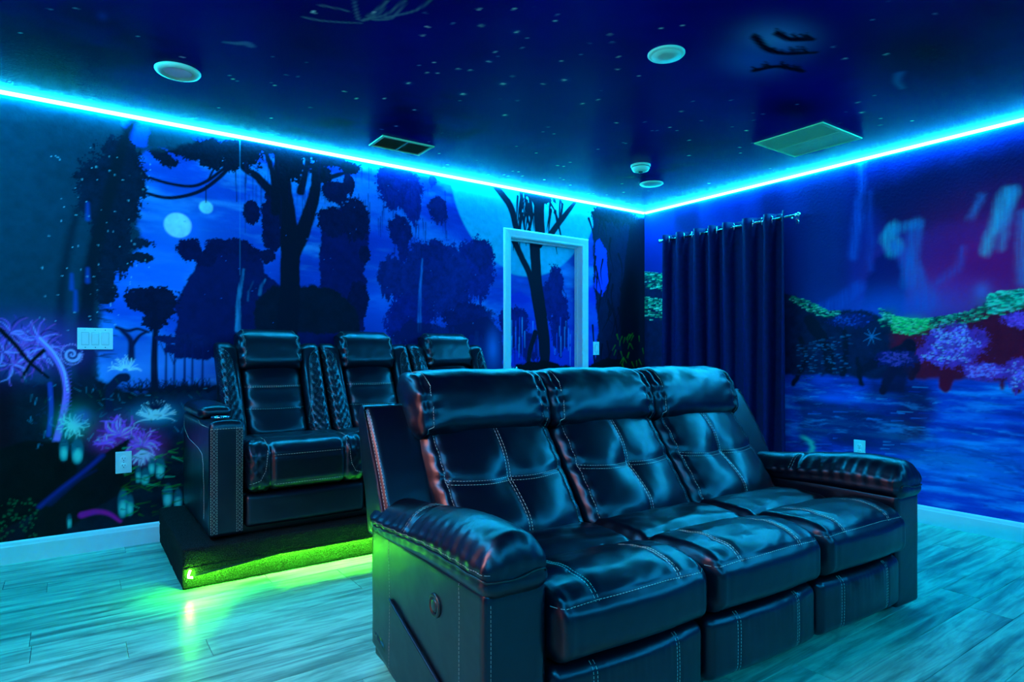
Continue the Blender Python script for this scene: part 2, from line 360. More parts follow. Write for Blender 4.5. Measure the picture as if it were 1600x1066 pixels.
def paint_back(us, zs):
    B = on_back; c = Canvas(us, zs, dc(0, 52, 190)); U, Z = c.U, c.Z; full = (slice(None), slice(None))
    def P(*xy): return [B(*p) for p in xy]
    def S(px, n=1.0):                                        # metres per photo pixel at a wall column
        a, b = ray(px); return YB/b/FPX*n
    # sky
    cl = fbm(U*1.6, Z*5.5, 5, 2); c.mix(full, sstep(-.06, .22, cl)*.8, dc(15, 115, 230)); c.mix(full, sstep(.04, -.24, cl)*.75, dc(0, 26, 150))
    c.glow(B(230, 380), .9, .55, dc(5, 92, 225), .5); c.mix(full, sstep(.02, .3, fbm(U*2.6+3, Z*11, 5, 4))*.5*np.exp(-((U-.9)/1.3)**2), dc(40, 140, 235)); c.glow(B(225, 440), .55, .30, dc(0, 75, 235), .6)
    c.glow(B(640, 470), .5, .5, dc(0, 78, 225), .7); c.glow(B(600, 330), .5, .4, dc(0, 40, 185), .5)
    # the large pale moon behind the door tree
    p1, p2, p3 = [np.array(B(*p)) for p in ((704, 271), (738, 372), (927, 352))]
    A = 2*np.array([p2-p1, p3-p1]); bb = np.array([p2@p2-p1@p1, p3@p3-p1@p1]); cc = np.linalg.solve(A, bb); rad = np.linalg.norm(cc-p1)
    c.disc(cc, rad, dc(12, 140, 215), .012, .93, tex=.18); c.glow((cc[0]+.15, cc[1]-.15), .45, .5, dc(25, 165, 225), .5)
    # two moons
    m1 = B(278, 352); c.glow(m1, .17, .17, dc(5, 105, 235), .6); c.disc((m1[0]+.010, m1[1]), .080, dc(0, 80, 215), .02, .8); c.disc(m1, .073, dc(120, 225, 250, 1.1), .006, 1, tex=.25)
    m2 = B(322, 324); c.disc(m2, .038, dc(90, 205, 245), .006, .95, tex=.3)
    c.glow((m1[0]+.085, m1[1]-.02), .03, .06, dc(0, 80, 220), .55)
    # far misty hills and trunks
    far = dc(0, 22, 120); mid = dc(0, 15, 80); dark = dc(0, 14, 46); black = dc(0, 9, 26); teal = dc(0, 28, 44)
    c.poly(P((170,545),(200,515),(240,530),(300,520),(330,540),(330,620),(170,620)), dc(0,45,175), .03, .02, alpha=.6, seed=1)
    c.glow(B(240, 575), .5, .16, dc(30, 110, 235), .75)
    c.poly(P((274,560),(276,470),(288,445),(299,428),(312,400),(322,384),(345,374),(375,378),(392,390),(407,400),(416,428),(440,452),(520,470),(575,560)), mid, .006, .022, 14, seed=2, tex=.25)
    for x, y, rx, rz, k in [(297,389,18,17,1),(345,385,24,12,2),(372,384,20,12,3),(392,396,16,12,4),(320,405,14,12,5),(330,396,12,10,2)]:
        c.blob(B(x, y), S(x, rx), S(x, rz), dc(0,12,68), .35, .05, 22, seed=k)
    for x, y0, y1, wd, al in [(374,422,516,4,.95),(408,436,460,2.5,.5),(405,495,515,2,.6),(390,440,470,1.5,.35)]:
        c.line(P((x+6,y0),(x-1,(y0+y1)/2),(x-2,y1)), S(x, wd*.5), S(x, wd), dc(20, 125, 215), .006, al, .006, 20, streak=.6)
    # hanging islands between the big tree and the door (drawn back to front)
    for x, y, rx, rz, col in [(745,418,34,48,dc(0,24,125)),(700,440,40,58,dc(0,26,120)),(614,432,26,32,dc(0,24,110)),(655,440,32,62,dc(0,24,112)),(735,500,48,26,dc(0,20,100)),(640,500,40,40,dc(0,22,120)),(680,400,26,24,dc(0,22,110)),
            (625,293,40,34,dc(0,20,112)),(604,275,16,16,dc(0,18,100)),(645,318,16,26,dc(0,22,120)),(684,327,18,21,dc(0,18,100)),(626,360,20,24,dc(0,17,92)),(630,385,9,22,dc(0,20,105)),(676,282,7,9,dc(0,25,130)),(752,395,26,22,dc(0,22,112))]:
        c.blob(B(x, y), S(x, rx), S(x, rz), col, .30, .05, 16, seed=x % 7, tex=.35)
    for k in range(60):
        x = random.Random(k).uniform(590, 700); y = 300+random.Random(k+99).uniform(-10, 90)
        c.line(P((x, y), (x+.5, y+random.Random(k+7).uniform(10, 34))), S(x, .9), S(x, .3), dc(0, 18, 92), .004, .7)
    c.line(P((660,405),(657,440),(655,516)), S(657,1), S(657,4), dc(15,105,230), .008, .8, .006, 20, streak=.6)
    c.line(P((745,520),(742,580)), S(745,3), S(745,8), dc(15,95,235), .012, .7, .006, 20, streak=.6)
    c.glow(B(775, 560), .12, .3, dc(10, 85, 235), .7)
    c.poly(P((590,540),(640,500),(700,512),(760,495),(785,520),(790,600),(580,600)), dc(0,18,85), .01, .03, 12, alpha=.85, seed=5)
    c.glow(B(770, 545), .07, .16, dc(20, 100, 235), .6)
    # big central tree
    c.poly(P((497,400),(500,345),(520,325),(560,318),(577,340),(572,400),(570,520),(500,530)), dc(0,14,84), .006, .035, 12, seed=3, tex=.3)
    for x, y, rx, rz in [(554,340,26,30),(520,345,26,22),(524,300,20,18),(545,288,9,16),(393,330,13,18),(570,397,9,13),(560,470,16,30),(428,370,18,22),(425,340,16,40),(418,400,12,10)]:
        c.blob(B(x, y), S(x, rx), S(x, rz), dc(0,12,62), .28, .05, 18, seed=x % 7, tex=.3)
    c.poly(P((398,520),(400,470),(425,450),(480,445),(530,455),(556,480),(566,520)), dc(0,16,44), .008, .03, 12, seed=6, tex=.3)
    for pts, w0, w1 in [([(447,545),(453,440),(452,360),(444,300),(440,245),(450,200)],17,11),([(455,400),(478,350),(492,300),(497,265),(520,230)],13,6),([(446,320),(420,296),(400,275),(380,262),(366,240)],10,3),([(470,300),(480,250),(470,215)],6,4),([(497,280),(540,270),(565,258)],5,1.5),([(430,330),(428,280),(415,235)],7,3)]:
        c.curve(P(*pts), S(440, w0), S(440, w1), dc(0,13,40), soft=.006, amp=.008, sca=14)
    for x, y, rx, rz in [(300,232,40,15),(340,235,40,18),(380,240,34,20),(268,215,28,14),(410,222,30,16),(470,235,36,14),(520,250,30,12),(545,262,16,9),(250,240,16,9),(455,260,20,20),(330,252,22,10),(265,252,12,8),(360,258,14,9),(500,270,20,14)]:
        c.blob(B(x, y), S(x, rx), S(x, rz), dc(0,13,40), .55, .06, 20, seed=(x+y) % 7, tex=.3)
    for pts, w0, w1 in [([(228,276),(265,287),(300,291),(325,282),(352,262),(380,246)],2.2,2.6),([(222,300),(258,309),(290,306),(318,296),(342,278),(356,264)],2.4,3),([(325,283),(332,268),(340,255)],1.6,1.6),([(322,290),(322,316)],.8,.8),([(368,265),(370,315)],.7,.5)]:
        c.curve(P(*pts), S(300, w0), S(300, w1), dc(0,12,42), soft=.004)
    for k in range(70):
        rr = random.Random(k+500); x = rr.uniform(380, 580); y = rr.uniform(245, 330)
        c.line(P((x, y), (x, y+rr.uniform(10, 50))), S(x, .8), S(x, .3), dc(0, 12, 60), .004, .6)
    # left tree, everything left of it is dusky green-blue
    c.poly(P((-60,40),(330,185),(300,225),(228,238),(210,262),(228,290),(214,318),(212,350),(222,380),(200,402),(176,422),(168,450),(157,495),(150,560),(150,620),(-60,700)), dc(0,42,76), .015, .03, 9, seed=4, tex=.25)
    c.poly(P((190,190),(230,200),(225,230),(196,225)), dc(0,60,205), .01, .03, 12, alpha=.8, seed=3)
    for x, y, rx, rz in [(200,282,26,36),(190,240,24,26),(200,325,18,22),(212,380,24,9),(222,402,18,7),(180,400,26,26),(165,440,14,36),(175,350,26,36),(160,300,34,60)]:
        c.blob(B(x, y), S(x, rx), S(x, rz), dc(0,20,50), .5, .06, 20, seed=(x+y) % 7, tex=.4)
    c.curve(P((135,680),(134,560),(136,470),(150,380),(175,290),(196,215),(215,180)), S(150,14), S(150,6), dc(0,18,40), soft=.02, amp=.01)
    c.curve(P((90,640),(92,520),(100,420),(120,330)), S(100,8), S(100,5), dc(0,26,52), soft=.02, amp=.01)
    for k in range(60):
        rr = random.Random(k+50); y = 410+rr.random()*150; x = 150+rr.random()*14
        c.line(P((x, y), (x+rr.uniform(8, 26), y+rr.uniform(-3, 5))), S(150,1.1), S(150,.3), dc(0,18,46), .004, .7)
    for x, y, h in [(112,440,22),(137,430,20),(118,470,30),(137,330,25)]: c.line(P((x,y-h/2),(x,y+h/2)), S(x,2), S(x,3), dc(0,60,190), .01, .6)
    for k in range(90):
        rr = random.Random(k+900); x = rr.uniform(60, 235); y = rr.uniform(230, 520); c.star(B(x, y), S(x, rr.uniform(.5, 1.2)), dc(60, 150, 210), .8)
    for k in range(120):
        rr = random.Random(k+1900); x = rr.uniform(240, 1000); y = rr.uniform(250, 560); c.star(B(x, y), S(x, rr.uniform(.4, 1.0)), dc(0, 90, 220), .6)
    # small umbrella tree and its neighbours
    for x, y, rx, rz in [(236,462,36,14),(250,480,26,18),(222,474,22,12),(244,500,18,14)]: c.blob(B(x, y), S(x, rx), S(x, rz), dc(0,13,52), .5, .06, 22, seed=x % 7)
    c.curve(P((242,620),(241,560),(243,500),(236,460)), S(240,5.5), S(240,3), dc(0,12,48), soft=.005)
    c.curve(P((182,512),(200,517),(215,514),(232,519)), S(200,2.5), S(200,2), dc(0,16,60), soft=.006); c.curve(P((205,560),(204,532),(190,516)), S(200,5), S(200,3), dc(0,16,60), soft=.008); c.curve(P((206,540),(218,525),(228,519)), S(200,3), S(200,2), dc(0,16,60), soft=.006)
    for x, t in [(259,530),(288,530),(300,528),(316,535),(272,545)]:
        c.line(P((x,618),(x+1,t)), S(x,2), S(x,1), dc(0,18,90), .004, .9); c.blob(B(x, t), S(x, 15), S(x, 7), dc(0,18,82), .6, .08, 26, seed=x % 7)
        for a in (-9, 9): c.line(P((x,t+24),(x+a,t+4)), S(x,1), S(x,.6), dc(0,18,82), .004, .8)
    # dark undergrowth
    c.poly(P((-60,590),(60,600),(150,590),(200,612),(260,606),(340,600),(600,580),(600,900),(-60,980)), dc(0,20,42), .02, .035, 9, seed=2, tex=.5)
    c.poly(P((150,640),(220,625),(340,610),(340,680),(160,690)), dc(0,32,80), .04, .04, 9, alpha=.8, seed=5, tex=.4)
    c.poly(P((-60,560),(24,600),(20,900),(-60,940)), dc(14,6,22), .05, .03, alpha=.8)
    for x in range(205, 335, 15): c.burst(B(x, 612), .0, S(x, 22), 7, .3, 2.8, dc(0,14,44), S(x,1.6), .6, seed=x)
    # bottom left: purple fern heads, curled stem
    rr = random.Random(11)
    vio = [dc(130,60,185,1.5), dc(190,90,215,1.8), dc(50,40,170), dc(170,40,140,1.8), dc(20,20,90)]
    c.glow(B(35, 540), .30, .16, dc(60, 50, 190), .85); c.glow(B(42, 535), .10, .09, dc(170, 70, 190, 1.3), .7)
    for cx, cy in [(15,520),(45,560),(60,530),(20,570),(5,550),(70,545)]: c.burst(B(cx, cy), .01, S(50,34), 22, 0, 6.28, vio, S(50,1.4), .8, seed=cx)
    c.curve(P((0,515),(25,540),(45,565),(75,590)), S(50,3.5), S(50,2), black, soft=.005); c.curve(P((72,545),(50,565),(35,590)), S(50,3), S(50,2), black, soft=.005)
    c.curve(P((60,528),(82,552),(98,580),(104,612),(98,650),(88,690)), S(90,4), S(90,4.5), dc(95,80,215,1.2), soft=.005); c.curve(P((62,528),(84,551),(100,580),(106,612)), S(90,1.2), S(90,1.5), dc(160,140,235,1.2), soft=.004)
    for k in range(16): y = 570+k*6; c.line(P((104,y),(112,y-3)), S(100,1), S(100,.5), dc(60,60,190), .003, .8)
    c.curve(P((78,600),(80,640),(76,680)), S(80,3), S(80,3), dc(20,50,170), soft=.005)
    sp = [(112+(13-1.35*t)*math.cos(t*1.05), 554+(12-1.25*t)*math.sin(t*1.05)) for t in np.arange(0, 9.5, .5)]
    c.curve(P(*sp), S(112,2.4), S(112,1.2), dc(135,125,225,1.2), soft=.004)
    for k in range(26):
        a = k*.24; c.star(B(112+17*math.cos(a), 554+16*math.sin(a)), S(112,1.3), dc(110,110,225), .9)
    # anemones and flowers
    c.glow(B(195, 575), .10, .05, dc(40,110,220), .5); c.burst(B(196,580), .02, S(196,25), 22, .2, 2.95, dc(150,225,245), S(196,1.0), .5, seed=3)
    c.curve(P((170,640),(172,610),(186,592),(196,590)), S(180,4), S(180,7), dc(0,20,60), soft=.005)
    c.glow(B(115, 660), .09, .09, dc(0,140,150), .8); c.burst(B(114,665), .0, S(114,22), 26, 0, 6.28, dc(70,225,205,1.1), S(114,1.5), .8, seed=8)
    c.glow(B(243, 648), .12, .06, dc(10,140,220), .9); c.burst(B(243,655), .01, S(243,30), 34, .1, 3.1, dc(90,220,240,1.1), S(243,1.4), .4, seed=9); c.burst(B(243,640), .01, S(243,22), 14, .3, 2.8, dc(0,20,60), S(243,1.8), .4, seed=5)
    c.glow(B(128, 652), .05, .05, dc(40,60,190), .6)
    for cx, cy, cr, n in [(186,680,34,30),(222,695,28,30),(165,692,16,14)]:
        c.glow(B(cx, cy), S(cx, cr*1.1), S(cx, cr*.8), dc(90,25,150,1.2), .8)
        c.burst(B(cx, cy), .0, S(cx, cr), n, -.6, 3.6, [dc(225,50,170,2.4), dc(120,50,190,1.6), dc(235,90,150,2.6), dc(80,30,160,1.5)], S(cx,1.9), .9, seed=cx)
    c.glow(B(222, 712), .09, .05, dc(215, 60, 160, 2), .8); c.burst(B(222,705), 0, S(222,24), 12, 3.6, 5.9, dc(235,110,175,2.4), S(222,2.2), .2, seed=2)
    # big dark leaves at the very bottom
    for pts, col in [([(-60,720),(40,690),(95,690),(120,720),(118,760),(60,800),(-60,860)], dc(0,11,20)), ([(30,860),(60,790),(110,745),(160,710),(206,684),(190,720),(215,735),(200,765),(140,800),(90,840)], dc(0,13,24))]:
        c.poly(P(*pts), col, .008, .01, seed=3, tex=.4)
    c.curve(P((62,792),(95,765),(130,738),(160,712)), S(100,3), S(100,3), dc(10,35,150), soft=.012, alpha=.8); c.curve(P((78,786),(120,752),(150,735)), S(100,5), S(100,1), dc(0,24,90), soft=.012, alpha=.6)
    c.curve(P((128,805),(150,800),(170,803),(188,815)), S(150,5), S(150,2), dc(130,15,120,1.6), soft=.008)
    for x, y, rx, rz, a in [(250,731,7,17,.25),(237,728,5,14,.3),(227,745,6,13,.5),(216,742,4,12,.3),(192,787,7,22,.1),(203,790,5,16,-.1),(100,702,6,18,.1),(121,705,8,20,-.1),(262,775,7,18,0),(278,780,6,15,.1),(108,815,3,10,0)]:
        p = B(x, y); c.disc(p, S(x, rx), dc(0,80,120), .006, .9, rz=S(x, rz)); c.disc((p[0], p[1]-S(x, rz*.35)), S(x, rx*.7), dc(40,215,215), .012, .85, rz=S(x, rz*.5))
    for k in range(90):
        rr = random.Random(k+40); x = rr.uniform(185, 330); y = rr.uniform(690, 812); a = rr.uniform(-.8, .6); l = rr.uniform(8, 26)
        c.line(P((x, y), (x+l*math.cos(a), y+l*math.sin(a)*.7)), S(x, rr.uniform(.6,1.6)), S(x,.4), random.Random(k).choice([dc(0,80,30), dc(0,120,60), dc(0,50,40), dc(0,140,130), dc(10,60,20)]), .004, .75)
    for k in range(80):
        rr = random.Random(k+340); x = rr.uniform(0, 60); y = rr.uniform(780, 850); c.star(B(x, y), S(x, rr.uniform(.8, 2)), dc(0, 70, 55), .8)
    for k in range(140):
        rr = random.Random(k+740); x = rr.uniform(40, 330); y = rr.uniform(590, 700); a = rr.uniform(0, 6.28); l = rr.uniform(4, 12)
        c.line(P((x, y), (x+l*math.cos(a), y+l*math.sin(a))), S(x,.9), S(x,.3), rr.choice([dc(0,90,140), dc(0,40,90), dc(20,120,190), dc(0,60,60)]), .004, .6)
    # door tree: two leaning trunks, far wood behind
    c.poly(P((790,470),(820,455),(845,470),(875,452),(905,470),(940,430),(1008,440),(1008,620),(790,620)), dc(0,34,190), .02, .03, 10, alpha=.75, seed=4)
    for x, y, rx, rz in [(818,505,22,26),(802,530,14,26),(878,440,15,30),(885,500,18,50),(868,465,16,30),(838,540,30,20),(790,500,12,20)]:
        c.blob(B(x, y), S(x, rx), S(x, rz), dc(0,20,110), .32, .05, 16, seed=x % 7, tex=.3)
    for k in range(50):
        rr = random.Random(k+77); x = rr.uniform(800, 905); y = rr.uniform(490, 550); c.line(P((x, y), (x, y+rr.uniform(8, 40))), S(x,1), S(x,.5), rr.choice([dc(30,120,235), dc(0,20,110), dc(0,60,220)]), .004, .7)
    c.poly(P((925,330),(960,338),(1008,345),(1008,600),(925,600),(935,520),(928,440)), dc(0,16,56), .01, .02, 12, seed=1, tex=.3)
    c.poly(P((931,380),(938,372),(948,395),(950,440),(940,465),(930,450)), dc(0,45,215), .008, .02, 12, seed=2)
    c.poly(P((985,346),(1020,335),(1020,620),(975,620),(968,480),(978,400)), dc(0,10,34), .012, .015, 12, seed=1)
    trk = dc(0,16,44)
    for pts, w0, w1 in [([(846,620),(862,560),(858,500),(849,440),(845,380),(842,330),(846,295)],8.5,10.5),([(858,600),(856,540),(846,475),(838,430),(822,395),(808,360),(797,322),(770,285)],5,6),([(846,520),(836,560),(838,620)],5,3),([(852,380),(868,356),(884,335),(902,312)],6,3.5),([(872,352),(878,325),(874,300)],3,1.6),([(820,372),(830,345),(826,305)],3,1.5)]:
        c.curve(P(*pts), S(850, w0), S(850, w1), trk, soft=.005, amp=.004)
    rr = random.Random(31)
    for k in range(46):
        x = rr.choice([rr.uniform(808,834), rr.uniform(860,882), rr.uniform(905,990)]); y = rr.uniform(296, 345); dx = rr.uniform(-8, 10); l = rr.uniform(16, 52)
        c.curve(P((x, y),(x+dx*.6, y+l*.5),(x+dx, y+l)), S(x,2.6), S(x,.5), trk, soft=.004)
    c.blob(B(845, 300), S(845,40), S(845,16), trk, .5, .06, 18, seed=4); c.blob(B(960, 335), S(960,50), S(960,14), trk, .5, .06, 18, seed=5)
    for k in range(26):
        x = rr.uniform(925, 985); y = rr.uniform(370, 560); c.curve(P((x,y),(x+rr.uniform(-6,6),y+20),(x+rr.uniform(-10,10),y+rr.uniform(30,60))), S(x,2), S(x,.4), dc(0,10,36), soft=.004)
    c.poly(P((800,600),(815,570),(860,562),(905,575),(950,560),(1008,565),(1008,640),(800,640)), dc(0,10,26), .008, .02, 12)
    for k in range(26):
        x = rr.uniform(960, 1004); y = rr.uniform(520, 570); c.line(P((x,y),(x+rr.uniform(-5,5),y+8)), S(x,1.2), S(x,.5), dc(20,90,20,1.2), .004, .7)
    # printed sheet seams
    for px in (375,): c.line(P((px, 218),(px, 430)), .0012, .0008, dc(30,130,225), .003, .3)
    return c.C

def paint_right(us, zs):                                       # us = y along the wall
    B = on_right; c = Canvas(us, zs, dc(0, 26, 128)); U, Z = c.U, c.Z; full = (slice(None), slice(None))
    def P(*xy): return [B(*p) for p in xy]
    def S(px, n=1.0):
        a, b = ray(px); return XR/a/FPX*n
    c.mix(full, sstep(-.05, .3, fbm(U*1.5, Z*1.1, 4, 2))*.6, dc(0, 42, 165)); c.mix(full, sstep(0.02, .3, fbm(U*2.5+9, Z*.8, 4, 5))*.7, dc(0, 14, 80))
    c.poly(P((1225,200),(1320,190),(1320,480),(1225,480)), dc(0, 34, 120), .08, .04, alpha=.6)
    c.poly(P((1345,300),(1460,260),(1600,225),(1700,200),(1700,330),(1560,340),(1460,360),(1370,360)), dc(0,10,66), .08, .06, 5, alpha=.85, seed=2)
    c.glow(B(1540, 420), .55, .40, dc(130, 3, 82, 2.0), .95); c.glow(B(1490, 460), .25, .16, dc(120, 8, 110, 1.8), .8); c.glow(B(1590, 400), .3, .35, dc(90, 8, 90, 1.6), .8)
    c.poly(P((1350,480),(1355,430),(1372,400),(1392,392),(1410,410),(1416,445),(1412,490)), dc(0,14,96), .03, .02, alpha=.85, seed=3)
    # falls
    def fall(pts, w0, w1, col, al=.85, k=0): c.curve(P(*pts), S(pts[0][0], w0), S(pts[0][0], w1), col, soft=.03, alpha=al, amp=.02, sca=8, seed=k, streak=.4)
    fall([(1348,240),(1342,320),(1338,360),(1334,400)], 5, 7, dc(0,70,205), .8, 1); fall([(1358,300),(1361,420)], 3, 4, dc(0,62,200), .6, 2)
    fall([(1395,356),(1388,372),(1396,388)], 9, 13, dc(25,140,205), .95, 3); fall([(1398,362),(1415,354),(1432,350)], 7, 8, dc(15,115,205), .85, 4)
    fall([(1432,352),(1426,390),(1422,440)], 9, 12, dc(0,88,200), .8, 5); fall([(1400,385),(1424,420),(1446,470)], 8, 16, dc(0,80,205), .7, 6)
    fall([(1575,305),(1556,350),(1541,395)], 12, 5, dc(25,150,225), 1, 1); fall([(1585,300),(1572,340),(1562,385)], 5, 6, dc(20,125,215), .9, 4)
    fall([(1532,310),(1516,340)], 5, 4, dc(15,100,205), .85, 2); fall([(1505,388),(1494,420),(1460,445)], 4, 4, dc(20,70,200), .7, 3); fall([(1598,335),(1597,440)], 6, 8, dc(15,110,215), .9, 5)
    fall([(1340,450),(1300,478),(1285,485)], 10, 14, dc(0,66,205), .7, 6)
    c.glow(B(1400, 480), .5, .16, dc(0, 68, 200), .75); c.glow(B(1534, 455), .05, .06, dc(60, 90, 220), .6)
    # river and its banks
    bank = dc(0,20,66); wine = dc(58, 4, 36, 1.8)
    c.poly(P((1000,430),(1050,430),(1240,462),(1290,488),(1345,482),(1370,492),(1430,500),(1520,488),(1560,462),(1720,430),(1720,640),(1560,628),(1440,640),(1240,640),(1000,640)), bank, .012, .03, 12, seed=1, tex=.5)
    c.poly(P((1395,520),(1450,508),(1540,480),(1720,450),(1720,640),(1440,625),(1400,560)), wine, .04, .04, 9, alpha=.9, seed=2, tex=.25)
    # water
    a, zz = B(1400, 590); r = c.reg(us[0]-1, us[-1]+1, -1, zz+.02)
    sl, U1, Z1 = r; wv = fbm(U1*3.2, Z1*26, 5, 3); wl = fbm(U1*1.3+4, Z1*2.4, 3, 4)
    wat = dc(0,52,190)*np.ones(U1.shape+(1,)); bright = dc(5,112,230); deep = dc(0,22,110)
    m1 = sstep(-.06, .26, wl+wv*.9)[..., None]; m2 = sstep(.0, -.3, wl+wv*.6)[..., None]; wat = wat*(1-m1)+bright*m1; wat = wat*(1-m2*.8)+deep*m2*.8
    c.mix(sl, sstep(zz+.015, zz-.02, Z1+.05*fbm(U1*12, Z1*3, 3, 1)), wat)
    for pts, col, al in [([(1236,610),(1300,620),(1360,640),(1450,640),(1455,690),(1380,700),(1250,690)], dc(0,24,72), .8), ([(1400,600),(1460,620),(1450,690),(1410,690)], dc(22,12,60), .7), ([(1360,590),(1450,600),(1450,640),(1345,630)], dc(0,16,60), .75)]:
        c.poly(P(*pts), col, .06, .05, 7, al, seed=4)
    c.glow(B(1510, 725), .42, .15, dc(0, 115, 232), .55)
    r2 = c.reg(us[0]-1, us[-1]+1, .3, zz-.05); sl2, U2, Z2 = r2; q2 = fbm(U2*4, Z2*22+fbm(U2*3, Z2*4, 3, 1)*3, 5, 6, .65); c.mix(sl2, sstep(.04, .3, q2)*.4, dc(20, 125, 235)); c.mix(sl2, sstep(-.04, -.26, q2)*.45, dc(0, 18, 110)); c.glow(B(1300, 622), .25, .04, dc(0, 75, 225), .8); c.glow(B(1530, 655), .3, .05, dc(0, 60, 205), .6)
    for k in range(220):
        rr = random.Random(k+60); x = rr.uniform(1245, 1640); y = rr.uniform(600, 830); l = rr.uniform(5, 26)
        c.line(P((x,y),(x+l,y+rr.uniform(-.4,1))), S(x,.9), S(x,.4), rr.choice([dc(20,130,235), dc(0,40,170), dc(0,90,225), dc(0,30,140)]), .004, .5)
    # tree trunks and roots standing in the water
    tr = dc(0,14,44)
    for pts, w0, w1, col in [([(1265,500),(1290,540),(1296,575)],10,9,tr),([(1250,530),(1258,560),(1240,600)],5,5,tr),([(1320,520),(1322,560),(1316,585)],5,5,tr),([(1345,580),(1385,560),(1420,545)],6,12,dc(0,14,50)),([(1340,560),(1346,600)],3,4,tr),
                             ([(1420,540),(1395,580),(1380,610)],10,6,dc(12,10,46)),([(1495,560),(1482,580),(1478,603)],15,8,wine),([(1475,540),(1440,560),(1425,590)],9,5,dc(30,8,46)),([(1590,560),(1592,590),(1588,610)],7,5,wine),([(1565,585),(1566,606)],3,2,wine)]:
        c.curve(P(*pts), S(1400, w0), S(1400, w1), col, soft=.01, amp=.015, sca=12)
    c.poly(P((1375,585),(1415,545),(1425,575),(1410,612),(1385,612)), dc(8,14,60), .02, .02, alpha=.9)
    # foliage lights
    def leaves(poly, n, cols, sz=(.7, 1.7), seed=0, al=.85, flat=.5):
        rr = random.Random(seed); xs = [p[0] for p in poly]; top = [p[1] for p in poly]; bot = [p[2] for p in poly]
        for k in range(int(n*2.0)):
            x = rr.uniform(xs[0], xs[-1]); t = np.interp(x, xs, top); b = np.interp(x, xs, bot); y = t+(b-t)*rr.random()**1.5; s_ = rr.uniform(*sz); a = rr.uniform(-.3, .3)
            c.line(P((x-s_*1.6, y), (x+s_*1.6, y+s_*a)), S(x, s_*.7), S(x, s_*.3), rr.choice(cols), .004, al)
    kk = 1.9
    G = [dc(0,110,110), dc(10,150,125), dc(0,75,80), dc(0,45,60), dc(0,30,60), dc(60,200,190)]
    leaves([(1236,462,470),(1262,470,486),(1292,484,498),(1312,486,494)], 120, G, seed=1)
    c.glow(B(1424, 505), .10, .05, dc(0,150,90), .7); c.glow(B(1570, 470), .14, .05, dc(0,110,120), .6); c.glow(B(1388, 490), .06, .05, dc(0,80,110), .7)
    leaves([(1375,482,510),(1400,494,512),(1430,500,526),(1462,496,520),(1500,490,508),(1540,478,500),(1550,462,490)], 330, G, seed=2); leaves([(1395,494,520),(1424,498,524),(1450,498,515)], 160, [dc(20,180,120), dc(0,140,95), dc(60,215,165)], seed=3)
    leaves([(1545,462,490),(1570,455,492),(1600,452,480),(1680,448,470)], 240, [dc(20,190,175), dc(0,120,130), dc(60,215,200), dc(0,80,70)], (1.2, 3), seed=4)
    leaves([(1000,425,450),(1045,428,455)], 90, G, (1,1.8), seed=5); leaves([(1000,464,500),(1045,468,500)], 120, G, (1,1.8), seed=6)
    leaves([(1245,540,600),(1330,520,590)], 130, [dc(0,60,120), dc(0,30,90), dc(10,90,170), dc(0,20,70)], seed=7, al=.7)
    def ball(cx, cy, rx, ry, n, cols, seed, bg=dc(70,30,150,1.4)):
        c.blob(B(cx, cy), S(cx, rx), S(cx, ry), bg, .5, .15, 22, .9, seed=seed, tex=.5); rr = random.Random(seed)
        for k in range(n):
            a = rr.uniform(0, 6.28); q = math.sqrt(rr.random())*(.85+.25*math.sin(a*5+seed)); c.disc(B(cx+rx*q*math.cos(a), cy+ry*q*math.sin(a)), S(cx, rr.uniform(1,2.4)), rr.choice(cols), .004, .85, rz=S(cx, rr.uniform(.7,1.6)))
    V = [dc(120,90,225,1.5), dc(90,60,210,1.3), dc(150,70,200,1.8), dc(50,40,150), dc(170,110,235,2)]
    ball(1490, 535, 42, 26, 520, V, 1); ball(1478, 555, 40, 16, 200, V, 5); ball(1540, 580, 34, 12, 220, [dc(120,70,200,1.6), dc(90,30,150,1.4), dc(160,80,190,1.8)], 2); ball(1592, 500, 22, 12, 120, [dc(130,50,180,1.8), dc(90,40,180,1.4)], 3); ball(1590, 585, 16, 22, 100, V, 4)
    ball(1400, 560, 30, 12, 120, [dc(60,50,170), dc(40,40,150)], 6, dc(10,20,100)); ball(1330, 500, 34, 10, 60, [dc(0,40,150), dc(0,60,180)], 7, dc(0,24,100))
    c.burst(B(1362, 526), 0, S(1362,16), 8, 0, 6.28, dc(10,90,170), S(1362,1), 0, seed=2)
    # pale ring in the water beside the curtain
    p = B(1249, 698); r = c.reg(p[0]-.25, p[0]+.25, p[1]-.2, p[1]+.2); sl, U1, Z1 = r; q = np.hypot((U1-p[0])/.10, (Z1-p[1])/.075)+.3*fbm(U1*8, Z1*45, 3, 2)
    c.mix(sl, np.exp(-((q-1)/.22)**2)*sstep(.02, -.06, U1-p[0])*.85, dc(20,150,175))
    return c.C

